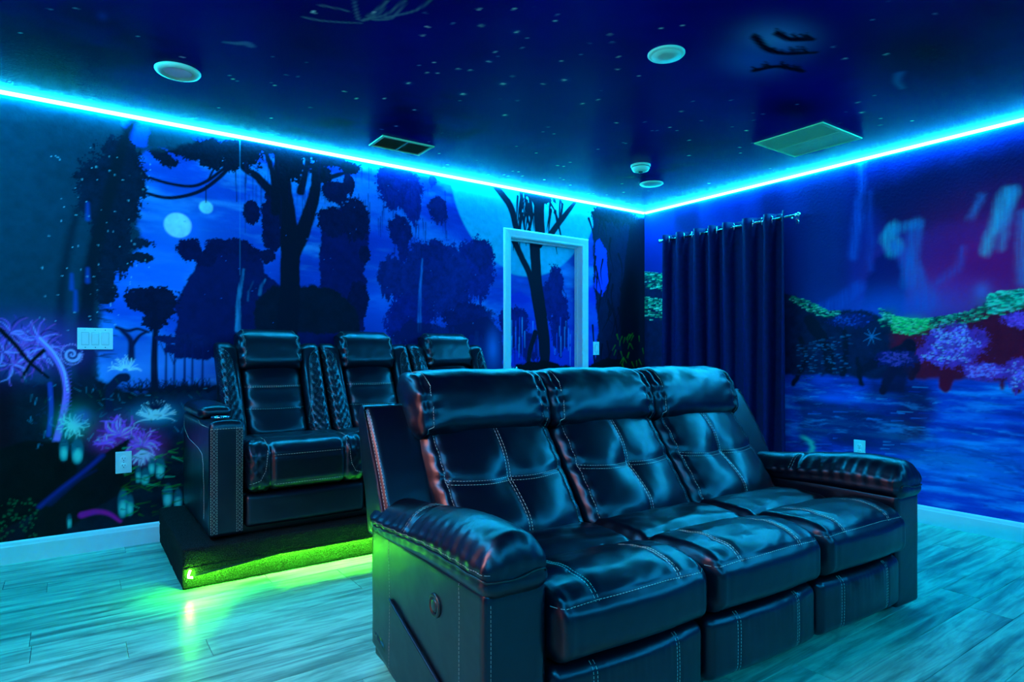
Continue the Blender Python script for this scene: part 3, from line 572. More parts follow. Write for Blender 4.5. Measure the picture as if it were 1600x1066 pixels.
def paint_ceiling(us, zs):                                     # us = x, zs = y
    c = Canvas(us, zs, dc(0, 0, 112)); U, Z = c.U, c.Z; full = (slice(None), slice(None)); C_ = on_ceil
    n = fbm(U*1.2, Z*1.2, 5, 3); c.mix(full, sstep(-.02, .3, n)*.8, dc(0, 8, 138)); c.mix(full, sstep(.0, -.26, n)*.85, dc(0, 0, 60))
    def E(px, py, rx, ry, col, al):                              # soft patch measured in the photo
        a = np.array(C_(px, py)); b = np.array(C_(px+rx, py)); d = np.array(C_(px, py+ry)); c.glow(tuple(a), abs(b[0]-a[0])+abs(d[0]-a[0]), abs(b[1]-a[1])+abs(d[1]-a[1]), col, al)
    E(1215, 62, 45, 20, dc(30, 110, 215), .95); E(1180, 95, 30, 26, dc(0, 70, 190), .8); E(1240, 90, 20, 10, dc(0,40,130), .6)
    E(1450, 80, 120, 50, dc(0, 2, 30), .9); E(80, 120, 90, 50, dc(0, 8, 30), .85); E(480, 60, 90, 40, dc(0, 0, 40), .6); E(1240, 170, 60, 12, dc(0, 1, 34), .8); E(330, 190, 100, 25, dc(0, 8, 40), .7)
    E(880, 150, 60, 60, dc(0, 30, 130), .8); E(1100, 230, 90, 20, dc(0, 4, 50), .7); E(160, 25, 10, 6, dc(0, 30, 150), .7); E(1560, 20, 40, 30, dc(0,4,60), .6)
    rr = random.Random(5); dk = dc(0, 2, 36)
    for pts in [[(1180,58),(1200,78),(1230,84),(1275,82)],[(1215,52),(1235,62),(1270,62)],[(1180,110),(1215,104),(1255,112)]]:
        c.curve([C_(*p) for p in pts], .02, .012, dk, soft=.01)
        for k in range(26):
            i = rr.randrange(len(pts)-1); t = rr.random(); x = pts[i][0]+(pts[i+1][0]-pts[i][0])*t; y = pts[i][1]+(pts[i+1][1]-pts[i][1])*t
            c.line([C_(x, y), C_(x-rr.uniform(3, 12), y-rr.uniform(4, 11))], .008, .003, dk, .006, .9)
    # pale fronds over the middle
    fr = dc(35, 95, 150)
    for pts in [[(475,27),(500,32),(535,35),(565,36)],[(566,32),(590,22),(605,2)],[(566,32),(600,24),(618,12),(632,0)],[(585,31),(612,28),(634,2)],[(600,28),(650,16),(680,-8)],[(560,30),(555,10),(552,-10)],[(575,26),(598,8),(612,-12)],[(500,8),(530,14),(545,18)]]:
        c.curve([C_(*p) for p in pts], .006, .003, fr, soft=.006, alpha=.8)
    c.curve([C_(350,66),C_(370,68),C_(386,68),C_(391,71)], .006, .02, dc(30, 85, 165), soft=.008, alpha=.8)
    c.curve([C_(1405,115),C_(1402,128),C_(1410,138)], .02, .008, dc(10, 60, 160), soft=.02, alpha=.8)
    for x, y, r_ in [(752,40,3.5),(807,50,4.2),(764,96,3.6),(638,130,4),(786,131,5),(723,147,4.5),(849,131,3),(882,125,4.8),(877,96,2.6),(868,33,2),(648,172,2.4),(619,197,2.4),(789,180,3.2),(668,42,2),(660,55,1.6),(668,114,2),(683,114,2),(716,108,1.6),(735,110,1.8),(678,98,1.6),(773,81,1.6),(748,14,2),(803,14,1.6),(490,20,2.6),(585,20,3),(557,154,1.6),(601,154,1.6),(430,134,1.4),(538,143,1.2),(285,89,1.2),(364,124,1.4),(430,134,1.2),(490,18,1.6),
                      (1033,44,2.4),(1067,40,2),(967,89,1.6),(965,108,1.4),(998,119,1.2),(953,54,1.2),(1065,174,1.6),(963,192,1.8),(1046,199,1.4),(1167,204,1.8),(1346,176,4),(1340,160,3),(910,162,3),(935,156,1.8),(1320,92,2.4),(1385,85,2)]:
        p = C_(x, y); q = C_(x+r_, y); rad = math.hypot(p[0]-q[0], p[1]-q[1])*.8; c.glow(p, rad*2.2, rad*2.2, dc(0, 60, 160), .6); c.star(p, max(rad*.75, .006), dc(90, 205, 235), 1)
    for k in range(260):
        p = (rr.uniform(-.5, 4.4), rr.uniform(-.5, 4.1)); c.star(p, rr.uniform(.003, .007), dc(50, 130, 220), rr.uniform(.3, .9))
    return c.C

def grid_mesh(name, us, zs, cols, place, flip=False, hole=None):
    W, Hh = len(us), len(zs); U, Z = np.meshgrid(us, zs); P = place(U.ravel(), Z.ravel())
    j, i = np.meshgrid(np.arange(Hh-1), np.arange(W-1), indexing='ij'); a = (j*W+i).ravel()
    F = np.stack([a, a+1, a+W+1, a+W], 1)
    if flip: F = F[:, ::-1]
    if hole is not None:
        cu = ((us[:-1]+us[1:])/2)[i.ravel()]; cz = ((zs[:-1]+zs[1:])/2)[j.ravel()]; F = F[~hole(cu, cz)]
    me = bpy.data.meshes.new(name); me.vertices.add(len(P)); me.vertices.foreach_set('co', P.astype(np.float32).ravel())
    me.loops.add(F.size); me.loops.foreach_set('vertex_index', F.astype(np.int32).ravel())
    me.polygons.add(len(F)); me.polygons.foreach_set('loop_start', np.arange(0, F.size, 4, dtype=np.int32))
    me.update(calc_edges=True)
    ca = me.color_attributes.new('print', 'FLOAT_COLOR', 'POINT'); rgba = np.ones((len(P), 4), np.float32); rgba[:, :3] = cols.reshape(-1, 3)
    ca.data.foreach_set('color', rgba.ravel()); return me
def axis_pts(a, b, c, d, fine, coarse):                          # fine between b and c
    out = []
    if b > a: out += list(np.linspace(a, b, max(2, int((b-a)/coarse)+1)))[:-1]
    out += list(np.linspace(b, c, int((c-b)/fine)+1))
    if d > c: out += list(np.linspace(c, d, max(2, int((d-c)/coarse)+1)))[1:]
    return np.array(out)

# ------------------------------------------------------------------ room shell
zf = np.linspace(0, H, 401)
ub = axis_pts(XL, -0.40, XR, XR, 0.0062, 0.05)
in_door = lambda u, z: (u > DOOR_X0-0.02) & (u < DOOR_X1+0.02) & (z < DOOR_Z+0.02)
st = lambda z: np.stack(z, 1)
me = grid_mesh('wall_back', ub, zf, paint_back(ub, zf), lambda u, z: st([u, np.full_like(u, YB), z]), hole=in_door)
tag(link_mesh('wall_back', me, M['mural'], smooth=False), kind='structure')
ur = axis_pts(YF, 1.05, YB, YB, 0.0072, 0.06)
me = grid_mesh('wall_right', ur, zf, paint_right(ur, zf), lambda u, z: st([np.full_like(u, XR), u, z]), flip=True)
tag(link_mesh('wall_right', me, M['mural'], smooth=False), kind='structure')
cx_ = axis_pts(XL, XL, XR, XR, 0.011, 0.011); cy_ = axis_pts(YF, 0.4, YB, YB, 0.011, 0.05)
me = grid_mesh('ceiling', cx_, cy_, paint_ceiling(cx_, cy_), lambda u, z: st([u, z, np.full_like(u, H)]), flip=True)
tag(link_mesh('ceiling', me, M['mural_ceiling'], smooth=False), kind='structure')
def simple_paint(us, zs, seed):
    c = Canvas(us, zs, dc(0, 20, 80)); f = (slice(None), slice(None)); n = fbm(c.U*1.5, c.Z*1.2, 5, seed); c.mix(f, sstep(0, .25, n), dc(0, 50, 130)); c.mix(f, sstep(0, -.2, n), dc(0, 14, 40)); return c.C
uf = axis_pts(XL, XL, XR, XR, 0.03, 0.03); zc = np.linspace(0, H, 80)
me = grid_mesh('wall_front', uf, zc, simple_paint(uf, zc, 1), lambda u, z: st([u, np.full_like(u, YF), z]), flip=True)
tag(link_mesh('wall_front', me, M['mural'], smooth=False), kind='structure')
ul = axis_pts(YF, YF, YB, YB, 0.03, 0.03)
me = grid_mesh('wall_left', ul, zc, simple_paint(ul, zc, 2), lambda u, z: st([np.full_like(u, XL), u, z]), hole=lambda u, z: (u > 1.35) & (u < 2.15) & (z < 2.03))
tag(link_mesh('wall_left', me, M['mural'], smooth=False), kind='structure')
# the hall beyond the open doorway in the left wall, its ceiling lamp tints the room a little
hall = merge(box(-2.3, XL-0.01, 1.15, 1.17, 0, H), box(-2.3, XL-0.01, 2.33, 2.35, 0, H), box(-2.32, -2.3, 1.15, 2.35, 0, H), box(-2.3, XL-0.01, 1.15, 2.35, H-0.02, H), box(-2.3, XL-0.01, 1.15, 2.35, -0.02, 0))
tag(obj('wall_hall', hall, M['hall'], smooth=False), kind='structure')
cs = merge(bbox(XL-0.02, XL+0.02, 1.28, 1.35, 0, 2.1), bbox(XL-0.02, XL+0.02, 2.15, 2.22, 0, 2.1), bbox(XL-0.02, XL+0.02, 1.35, 2.15, 2.03, 2.1))
tag(obj('trim_1', cs, M['trim'], smooth=False), kind='structure')

# floor: slab + planks
fl = tag(obj('floor', box(XL, XR, YF, YB, -0.06, -0.006), M['sub'], smooth=False), kind='structure')
PW, PL = 0.155, 1.22
pm = bpy.data.meshes.new('plank'); v, f = bbox(0, PL-0.0016, 0, PW-0.0016, -0.006, 0.0, 0.0012, 1); pm.from_pydata(v, [], f); pm.materials.append(M['plank'])
rows = int((YB-YF)/PW)+1; rp = random.Random(21)
for r in range(rows):
    y = YB-0.012-(r+1)*PW+0.03
    if y < YF-PW*0.5: continue
    x = XL-rp.uniform(0.05, PL-0.1)
    while x < XR:
        x0 = max(x, XL); x1 = min(x+PL, XR)
        if x1-x0 > 0.05:
            if x0 == x and x1 == x+PL and y > YF and y+PW < YB: o = bpy.data.objects.new('plank', pm); o.location = (x, y, 0)
            else:
                q = bpy.data.meshes.new('plank'); ya, yc = max(y, YF), min(y+PW, YB)
                v, f = bbox(0, x1-x0-0.0016, 0, yc-ya-0.0016, -0.006, 0.0, 0.0012, 1); q.from_pydata(v, [], f); q.materials.append(M['plank'])
                o = bpy.data.objects.new('plank', q); o.location = (x0, ya, 0)
            COL.objects.link(o); o.parent = fl
        x += PL

# baseboards
BP = [(0, 0), (0.014, 0), (0.014, 0.088), (0.011, 0.094), (0.009, 0.106), (0.005, 0.112), (0, 0.115)]
def baseboard(name, runs, side):
    o = tag(obj(name, merge(*[extrude_profile(BP, a, b, side=side) for a, b in runs]), M['trim'], smooth=False), kind='structure'); return o
baseboard('baseboard_back', [((XL, YB, 0), (DOOR_X0-0.07, YB, 0)), ((DOOR_X1+0.07, YB, 0), (XR, YB, 0))], (0, -1, 0))
baseboard('baseboard_right', [((XR, YF, 0), (XR, YB-0.014, 0))], (-1, 0, 0))
baseboard('baseboard_left', [((XL, YF, 0), (XL, 1.28, 0)), ((XL, 2.22, 0), (XL, YB-0.014, 0))], (1, 0, 0))
baseboard('baseboard_front', [((XL, YF, 0), (XR, YF, 0))], (0, 1, 0))

# door
door = tag(bpy.data.objects.new('door_1', None), kind='structure'); COL.objects.link(door); door.location = (0, 0, 0)
CP = [(0, 0), (0.070, 0), (0.070, 0.012), (0.060, 0.019), (0.045, 0.017), (0.020, 0.012), (0.008, 0.013), (0, 0.008)]   # across, out
def casing(x, sgn):
    pr = [(a*sgn, -b) for a, b in CP]; V = []
    for z in (0.0, DOOR_Z+0.070): V += [(x+a, YB+b, z if z == 0 else DOOR_Z+abs(a)) for a, b in pr]
    n = len(pr); return V, [(k, (k+1) % n, n+(k+1) % n, n+k) for k in range(n)]+[tuple(range(n)), tuple(range(n, 2*n))]
obj('casing', casing(DOOR_X0, -1), M['trim'], door, False); obj('casing', casing(DOOR_X1, 1), M['trim'], door, False)
pr = [(b, a) for a, b in CP]; V = []
for x, s in ((DOOR_X0, -1), (DOOR_X1, 1)): V += [(x+s*a, YB-b, DOOR_Z+a) for b, a in pr]
n = len(pr); obj('casing', (V, [(k, (k+1) % n, n+(k+1) % n, n+k) for k in range(n)]+[tuple(range(n)), tuple(range(n, 2*n))]), M['trim'], door, False)
DY = YB+0.085
obj('jamb', merge(box(DOOR_X0-.02, DOOR_X0, YB-.002, YB+.13, 0, DOOR_Z+.02), box(DOOR_X1, DOOR_X1+.02, YB-.002, YB+.13, 0, DOOR_Z+.02), box(DOOR_X0, DOOR_X1, YB-.002, YB+.13, DOOR_Z, DOOR_Z+.02),
    bbox(DOOR_X0, DOOR_X0+.012, DY-.035, DY-.003, 0, DOOR_Z, .002), bbox(DOOR_X1-.012, DOOR_X1, DY-.035, DY-.003, 0, DOOR_Z, .002), bbox(DOOR_X0, DOOR_X1, DY-.035, DY-.003, DOOR_Z-.012, DOOR_Z, .002)), M['trim'], door, False)
ud = np.linspace(DOOR_X0+.003, DOOR_X1-.003, 123); zd = np.linspace(.008, DOOR_Z-.003, 330)
me = grid_mesh('door_panel', ud, zd, paint_back(ud, zd), lambda u, z: st([u, np.full_like(u, DY), z])); link_mesh('door_panel', me, M['mural'], door, False)
obj('door_core', box(DOOR_X0+.003, DOOR_X1-.003, DY+.001, DY+.04, .008, DOOR_Z-.003), M['trim'], door, False)
kn = obj('door_knob', lathe([(0.03, 0), (0.03, .006), (0.012, .012), (0.012, .035), (0.024, .042), (0.029, .055), (0.024, .068), (0.01, .073)], 28, (DOOR_X0+.07, DY, .96), 'y', -1), M['metal'], door)

# ------------------------------------------------------------------ LED strips in the ceiling corners
def strip(name, a, b, side, label):
    e = empty(name, (0, 0, 0), label=label, cat='light strip', group='cyan ceiling light strips')
    obj('diffuser', extrude_profile([(0.001, -0.016), (0.010, -0.020), (0.019, -0.012), (0.020, -0.001), (0.012, -0.001), (0.001, -0.010)], a, b, side=side), M['led'], e, False)
    obj('mounting_channel', extrude_profile([(0, -0.0008), (0.012, -0.0008), (0, -0.011)], a, b, side=side), M['trim'], e, False)
strip('led_light_strip', (XL+.02, YB, H), (XR-.02, YB, H), (0, -1, 0), 'glowing cyan light strip along the ceiling edge above the door and rear recliners')
strip('led_light_strip', (XR, YF+.02, H), (XR, YB-.021, H), (-1, 0, 0), 'glowing cyan light strip along the ceiling edge above the navy curtain')
strip('led_light_strip', (XL, YF+.02, H), (XL, YB-.021, H), (1, 0, 0), 'cyan light strip along the ceiling edge of the left wall with the hall doorway')
strip('led_light_strip', (XL+.021, YF, H), (XR-.021, YF, H), (0, 1, 0), 'cyan light strip along the ceiling edge behind the viewer')

# ------------------------------------------------------------------ riser with green strip
RX0, RX1, RY0, RZ = 0.41, 2.78, 3.165, 0.197
rs = empty('seating_riser', (RX0, RY0, 0), label='low black carpeted platform under the rear recliners with green lit front', cat='platform')
def rough_box(x0, x1, y0, y1, z0, z1, seed, amp=0.003):
    def fn(P, Nn, L):
        f = fbm(P[:,0]*23+P[:,2]*31, P[:,1]*23+P[:,2]*17, 3, seed); return P+Nn*(f*amp*2)[:, None]
    return soft_box(x0, x1, y0, y1, z0, z1, (.008,)*3, .02, fn, 130)
obj('carpeted_top', rough_box(0, RX1-RX0, 0, YB-RY0-.016, .112, RZ, 1), M['carpet'], rs)
obj('carpeted_fascia', rough_box(.004, RX1-RX0-.004, .036, YB-RY0-.016, 0, .114, 2), M['carpet'], rs)
obj('lip', rough_box(.0, RX1-RX0, .0, .006, .100, .115, 5, .001), M['carpet'], rs)
gs = empty('green_led_strip', (RX0, RY0, 0), label='glowing green light strip under the front lip of the carpeted platform', cat='light strip')
path = [(0.030, -0.003, .100), (0.024, -0.003, .085), (0.022, -.003, .070), (0.040, -0.003, .066), (0.060, -.002, .068)]
obj('loose_end', tube(path[:4], .0042, 8), M['led_green'], gs)
obj('diffuser', extrude_profile([(0, 0), (.008, 0), (.008, -.004), (0, -.004)], (.42, .010, .1105), (RX1-RX0-.02, .010, .1105), side=(0, 1, 0)), M['led_green'], gs, False)
obj('sagging_tape', extrude_profile([(0, 0), (.002, 0), (.002, -.010), (0, -.010)], (.045, .004, .076), (.44, .006, .111), side=(0, 1, 0)), M['black_plastic'], gs, False)
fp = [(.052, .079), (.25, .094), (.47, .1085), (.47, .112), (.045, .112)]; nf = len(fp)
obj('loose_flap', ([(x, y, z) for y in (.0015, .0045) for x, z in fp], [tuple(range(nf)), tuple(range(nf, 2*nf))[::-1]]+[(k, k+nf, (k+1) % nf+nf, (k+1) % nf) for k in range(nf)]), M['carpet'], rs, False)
sag = [(0.05+.39*t, .010, .068+.039*t) for t in np.linspace(0, 1, 8)]
obj('sagging_diffuser', tube(sag, .0028, 6), M['led_green'], gs)

# ------------------------------------------------------------------ near three seat sofa
FL = (0.813, 1.268); TH = R(-2.5); SW = 2.142; AW = 0.185; SE = (SW-2*AW)/3
sofa = empty('recliner_sofa', (FL[0], FL[1], 0), TH, 'black leather three seat recliner sofa in the foreground with beige stitching', 'sofa')
lea = M['leather']
def wr(P, sx, sy, sz, seed, o=3):                                # 3D-ish wrinkle noise on points
    return fbm(P[:,0]*sx+P[:,2]*sz*.7, P[:,1]*sy+P[:,2]*sz, o, seed)
def g_(x, s): return np.exp(-(x/s)**2)

def arm_parts(x0, x1, outer):                                    # outer = -1 left arm, +1 right arm
    a = obj('armrest', soft_box(x0, x1, 0.0, 0.78, 0.035, 0.50, (.014, .014, .014), .02,
        lambda P, Nn, L: np.stack([P[:,0], P[:,1], P[:,2]+.045*sstep(.55, .78, P[:,1])*(P[:,2] < .1)], 1)+Nn*(.004*wr(P, 7, 7, 6, 1))[:, None]), lea, sofa)
    ox = x0 if outer < 0 else x1; ix = x1 if outer < 0 else x0
    def padfn(P, Nn, L):
        x, y, z = P.T; t = (y+.03)/.80; u = (x-x0)/(x1-x0)
        crown = .045*np.clip(1-(2*u-1)**2, 0, 1)*np.clip(Nn[:,2], 0, 1)
        z = z+crown-.045*sstep(.35, 1, t)*(.4+.6*np.clip(Nn[:,2], 0, 1)) + .016*np.exp(-((t-.22)/.2)**2)*np.clip(Nn[:,2], 0, 1)
        z = z-.012*g_(t-.60, .018)*np.clip(Nn[:,2], 0, 1)
        # piped seam around the pad at two thirds of its height
        seam = .535-.03*sstep(.3, 1, t); dz = P[:,2]-seam; inn = .006*g_(dz, .010)*(np.abs(Nn[:,2]) < .9)
        pl = (.0022*np.sin(y*120+5*vnoise(y*9, u*3, 1)))*g_(dz-.03, .035)*(Nn[:,2] < .98)*(np.abs(Nn[:,0]) > .2)
        pf = (.002*np.sin(x*150+2))*g_(dz-.02, .03)*(Nn[:,1] < -.3)
        dsp = -inn+pl+pf+.0035*fbm(y*40+x*22, x*14-y*6, 3, 4)*np.clip(Nn[:,2]+.3, 0, 1)
        Q = np.stack([x, y, z], 1); return Q+Nn*dsp[:, None]
    pad = obj('arm_pad', soft_box(x0-.012, x1+.012, -.022, .80, .478, .585, (.05, .045, .045), .0085, padfn, 100), lea, sofa)
    bv = bvh_of(pad)
    # piping around outer side and front
    pts = []
    for t in np.linspace(.72, -.022, 46): pts.append((ox+outer*.012, t, .535-.03*sstep(.3, 1, (t+.03)/.8)+.0015*math.sin(t*60)))
    for u in np.linspace(.02, .98, 18):
        x = ox+(ix-ox)*u; pts.append((x, -.026, .535-.004*math.sin(u*3.14)+.022*max(0, u-.35)*math.sin((u-.35)*4.8)))
    q = []
    for p in pts:
        h = bv.find_nearest(Vector(p))
        q.append(h[0]+h[1]*.002)
    pp = obj('piping', tube(q, .0032, 6), M['piping'], pad)
    V = stitch(bv, [(ox+outer*.02, y, z+.014) for (_, y, z) in pts[:46]], (-outer, 0, 0)); W_ = stitch(bv, [(x0-.01+(x1-x0+.02)*u, .47, .7) for u in np.linspace(0, 1, 10)], (0, 0, -1)); W2 = stitch(bv, [(x0-.01+(x1-x0+.02)*u, .482, .7) for u in np.linspace(0, 1, 10)], (0, 0, -1))
    obj('stitching', merge(V, W_, W2), M['dark_thread'], pad, False)
    ba = bvh_of(a); D = (-outer, 0, 0); s1 = []
    s1.append(stitch(ba, [(ox, .62, .49), (ox, .61, .30), (ox, .615, .05)], D)); s1.append(stitch(ba, [(ox, .13, .49), (ox, .13, .05)], D)); s1.append(stitch(ba, [(ox-outer*.018, 0, .47), (ox-outer*.018, 0, .06)], (0, 1, 0)))
    obj('stitching', merge(*s1), M['dark_thread'], a, False)
    # slanting pocket fold on the outer side
    obj('side_fold', soft_box(min(ox, ox+outer*.012), max(ox, ox+outer*.012), .13, .60, .0, .012, (.006, .01, .006), .02,
        lambda P, Nn, L: np.stack([P[:,0], P[:,1], P[:,2]+.145+.145*(P[:,1]-.13)/.47], 1)), lea, a)
    if outer < 0:
        rg = obj('recline_button', lathe([(.034, 0), (.034, .004), (.030, .008), (.024, .008), (.022, .002)], 36, (ox+.001, .27, .385), 'x', outer), M['black_plastic'], a)
        tag(rg, 'oval recline button recessed in a ring')
        o = obj('button_cap', lathe([(.019, .001), (.019, .005), (.014, .007)], 30, (ox, .27, .385), 'x', outer), M['leather'], a)
arm_parts(0, AW, -1); arm_parts(SW-AW, SW, 1)

# wing panels of the back at both ends
def wing(x0, x1, outer):
    prof = [(.64, .47), (.69, .56), (.755, .69), (.83, .82), (.865, .885), (.90, .905), (.945, .89), (.955, .85), (.93, .72), (.88, .58), (.84, .45)]
    def fn(P, Nn, L):
        # map the box (y,z) square onto the leaning outline
        z = L[:,2]*.5+.5; y = L[:,1]*.5+.5
        yf = np.interp(z, [0, .2, .5, .8, .93, 1], [.635, .685, .755, .83, .862, .885]); yb = np.interp(z, [0, .3, .6, .9, 1], [.85, .885, .93, .957, .94])
        zz = .45+.447*z; zz = zz-.010*(2*y-1)**2*sstep(.8, 1, z)
        yy = yf+(yb-yf)*y; xx = P[:,0]
        bul = .010*(1-L[:,2]**2)*np.clip(-Nn[:,1], 0, 1); Q = np.stack([xx, yy-bul, zz], 1)
        e = 1-sstep(.80, 1, np.abs(L[:,0])); Q[:,1] += (1-e)*.02*np.where(L[:,1] < 0, 1, 0)*(np.abs(L[:,1]) > .9)
        return Q+Nn*(.003*wr(P, 9, 9, 8, 2))[:, None]
    wg = obj('back_wing', soft_box(x0, x1, .7, .9, .45, .9, (.012, .012, .012), .014, fn), lea, sofa)
    bv = bvh_of(wg); ox = x0 if outer < 0 else x1
    ps = [(ox-outer*.016, .5, .47+.41*t) for t in np.linspace(0, 1, 12)]; ps2 = [(ox-outer*.008, .5, .47+.41*t) for t in np.linspace(0, 1, 12)]
    obj('stitching', merge(stitch(bv, ps, (0, 1, 0)), stitch(bv, ps2, (0, 1, 0))), M['thread'], wg, False)
wing(.012, AW+.03, -1); wing(SW-AW-.03, SW-.012, 1)
obj('base_frame', merge(bbox(.02, SW-.02, .05, .80, .03, .30, .01), bbox(AW+.03, SW-AW-.03, .66, .80, .20, .42, .02), bbox(AW+.03, SW-AW-.03, .86, .93, .28, .86, .02), bbox(.06, .12, .08, .14, 0, .035), bbox(SW-.12, SW-.06, .08, .14, 0, .035), bbox(.06, .12, .70, .76, 0, .035), bbox(SW-.12, SW-.06, .70, .76, 0, .035)), M['black_plastic'], sofa, False)

def seat_unit(x0, x1):
    xc = (x0+x1)/2; hw = (x1-x0)/2
    def seatfn(P, Nn, L):
        x, y, z = P.T; u = (x-xc)/hw; up = np.clip(Nn[:,2], 0, 1); fr = np.clip(-Nn[:,1], 0, 1)
        t = y
        prof = .040*np.exp(-((t-.10)/.15)**2)+.022*np.exp(-((t-.42)/.13)**2)-.006        # front roll and rear pad
        crease = .020*g_(t-.265-.015*(1-u*u), .022)
        z = z+up*(prof*(1-.45*np.abs(u)**3)-crease)
        y = y-fr*.030*(1-.5*u*u)*(1-((z-.35)/.12)**2*.2)
        for s in (-.53, .53): z = z-up*.006*g_(u-s, .03)*(t < .28)
        dz = P[:,2]-.428; y = y+fr*.008*g_(dz, .008)
        rad = .006*np.cos(u*38+2*vnoise(y*8, u*5, 2))*sstep(.7, 1, np.abs(u))*np.exp(-((P[:,2]-.36)/.09)**2)
        dsp = rad+.010*fbm(x*9, y*15+z*6, 3, 5)*(up+.4)
        Q = np.stack([x, y, z], 1); return Q+Nn*dsp[:, None]
    s = obj('seat_cushion', soft_box(x0+.004, x1-.004, -.035, .62, .275, .452, (.045, .06, .055), .011, seatfn, 100), lea, sofa)
    bv = bvh_of(s); L_ = []
    for sg in (-.53, .53):
        for dx in (-.006, .006):
            L_.append(stitch(bv, [(xc+sg*hw+dx, y, .8) for y in (.255, .15, .05, -.01)], (0, 0, -1)))
            L_.append(stitch(bv, [(xc+sg*hw+dx, -.3, z) for z in (.455, .44, .43)], (0, 1, 0)))
    L_.append(stitch(bv, [(xc+hw*u, -.3, .4285+.006*(1-u*u)) for u in np.linspace(-.95, .95, 14)], (0, 1, 0)))
    L_.append(stitch(bv, [(xc+hw*u, .262+.015*(1-u*u), .8) for u in np.linspace(-.93, .93, 14)], (0, 0, -1), 0.006, .012))
    obj('stitching', merge(*L_), M['thread'], s, False)
    # footrest
    def footfn(P, Nn, L):
        x, y, z = P.T; u = (x-xc)/hw; fr = np.clip(-Nn[:,1], 0, 1)
        y = y-fr*(.022*(1-u*u)*(1-((z-.16)/.14)**2*.5))
        for sgn in (-.53, .53): y = y+fr*.005*g_(u-sgn, .02)
        pl = .0035*np.cos(u*70)*(np.abs(u) < .5)*np.exp(-((z-.24)/.06)**2); y = y+fr*pl
        return np.stack([x, y, z], 1)+Nn*(.005*wr(P, 18, 8, 4, 3))[:, None]
    f = obj('footrest', soft_box(x0+.008, x1-.008, -.018, .08, .062, .268, (.03, .035, .035), .010, footfn), lea, sofa)
    bf = bvh_of(f); L_ = []
    for sg in (-.53, .53):
        for dx in (-.006, .006): L_.append(stitch(bf, [(xc+sg*hw+dx, -.3, z) for z in (.262, .16, .075)], (0, 1, 0)))
    obj('stitching', merge(*L_), M['thread'], f, False)
    # back cushion: leaning slab, tufted in the middle
    z0, z1 = .40, .925; lean = lambda z: .555+.72*(z-.43)
    def backfn(P, Nn, L):
        x, y, z = P.T; u = (x-xc)/hw; fr = np.clip(-Nn[:,1], 0, 1); yy = y+lean(z)
        puff = .055*(1-np.abs(u)**2.6)*(1-np.abs((z-.63)/.25)**2.6).clip(-.3, 1)
        hor = .012*g_(z-.635+.012*(1-u*u), .02); ver = .009*g_(u-.02, .05); tuft = .026*g_(np.hypot(u*hw, z-.63), .065)
        seamx = np.sign(u)*1.0; edge = .010*g_(np.abs(u)-.84, .03)
        pl = .005*np.sin(z*110+np.abs(u)*4)*sstep(.62, .84, np.abs(u))*sstep(1.0, .8, np.abs(u)*.9)*(.5+.5*vnoise(z*14, u*3, 2))
        lower = .02*np.exp(-((z-.50)/.06)**2)*(1-u*u)
        yy = yy-fr*(puff+lower-hor*.8-ver*.7-tuft-edge)-fr*pl
        zz = z
        return np.stack([x, yy, zz], 1)+Nn*(.010*fbm(x*8, z*11, 3, 6))[:, None]
    b = obj('back_cushion', soft_box(x0+.003, x1-.003, -.03, .12, z0, z1, (.05, .055, .05), .0105, backfn, 100), lea, sofa)
    bb = bvh_of(b); L_ = []
    for dx in (-.006, .006):
        L_.append(stitch(bb, [(xc+.006+dx, .2, z) for z in np.linspace(.42, .84, 12)], (0, 1, 0)))
        L_.append(stitch(bb, [(xc+hw*u, .2, .635-.012*(1-u*u)+dx) for u in np.linspace(-.84, .84, 14)], (0, 1, 0)))
    for sg in (-1, 1): L_.append(stitch(bb, [(xc+sg*hw*.84, .2, z) for z in np.linspace(.44, .84, 12)], (0, 1, 0)))
    obj('stitching', merge(*L_), M['thread'], b, False)
    # headrest pillow with gathered ends
    def headfn(P, Nn, L):
        x, y, z = P.T; u = (x-xc+.012)/hw; au = np.abs(u); fr = np.clip(-Nn[:,1], 0, 1)
        pinch = .010*g_(au-.86, .035)
        ga = .0045*np.sin((z-.8)*105+6*np.abs(u)+3*vnoise(z*9, u*2, 3))*sstep(.60, .86, au)*(1-.7*sstep(.88, 1, au))
        swell = .012*np.exp(-((z-.88)/.07)**2)*(1-au**2)*fr
        top = -.008*au**4*np.clip(Nn[:,2], 0, 1)
        dsp = -pinch+ga*(np.abs(Nn[:,0]) < .85)+swell+.009*fbm(x*10, z*14+y*9, 3, 2)
        Q = np.stack([x, y+.30*(z-.9), z+top], 1); return Q+Nn*dsp[:, None]
    hd = obj('headrest', soft_box(x0-.028, x1+.006, .770, .985, .758, 1.024, (.045, .105, .095), .0095, headfn, 100), lea, sofa)
    bh = bvh_of(hd); L_ = []
    for sg in (-1, 1):
        pts = []
        for a in np.linspace(-.25*math.pi, .9*math.pi, 26): pts.append((xc-.012+sg*hw*.865, .875-.16*math.cos(a), .897+.16*math.sin(a)))
        L_.append(stitch(bh, pts, None))
    obj('stitching', merge(*L_), M['thread'], hd, False)
    return [s, f, b, hd]
unit = seat_unit(AW, AW+SE)
for k in (1, 2):
    for o in unit: copy_part(o, sofa, (SE*k+(.004*k if o.name.startswith('headrest') else 0), 0, 0))

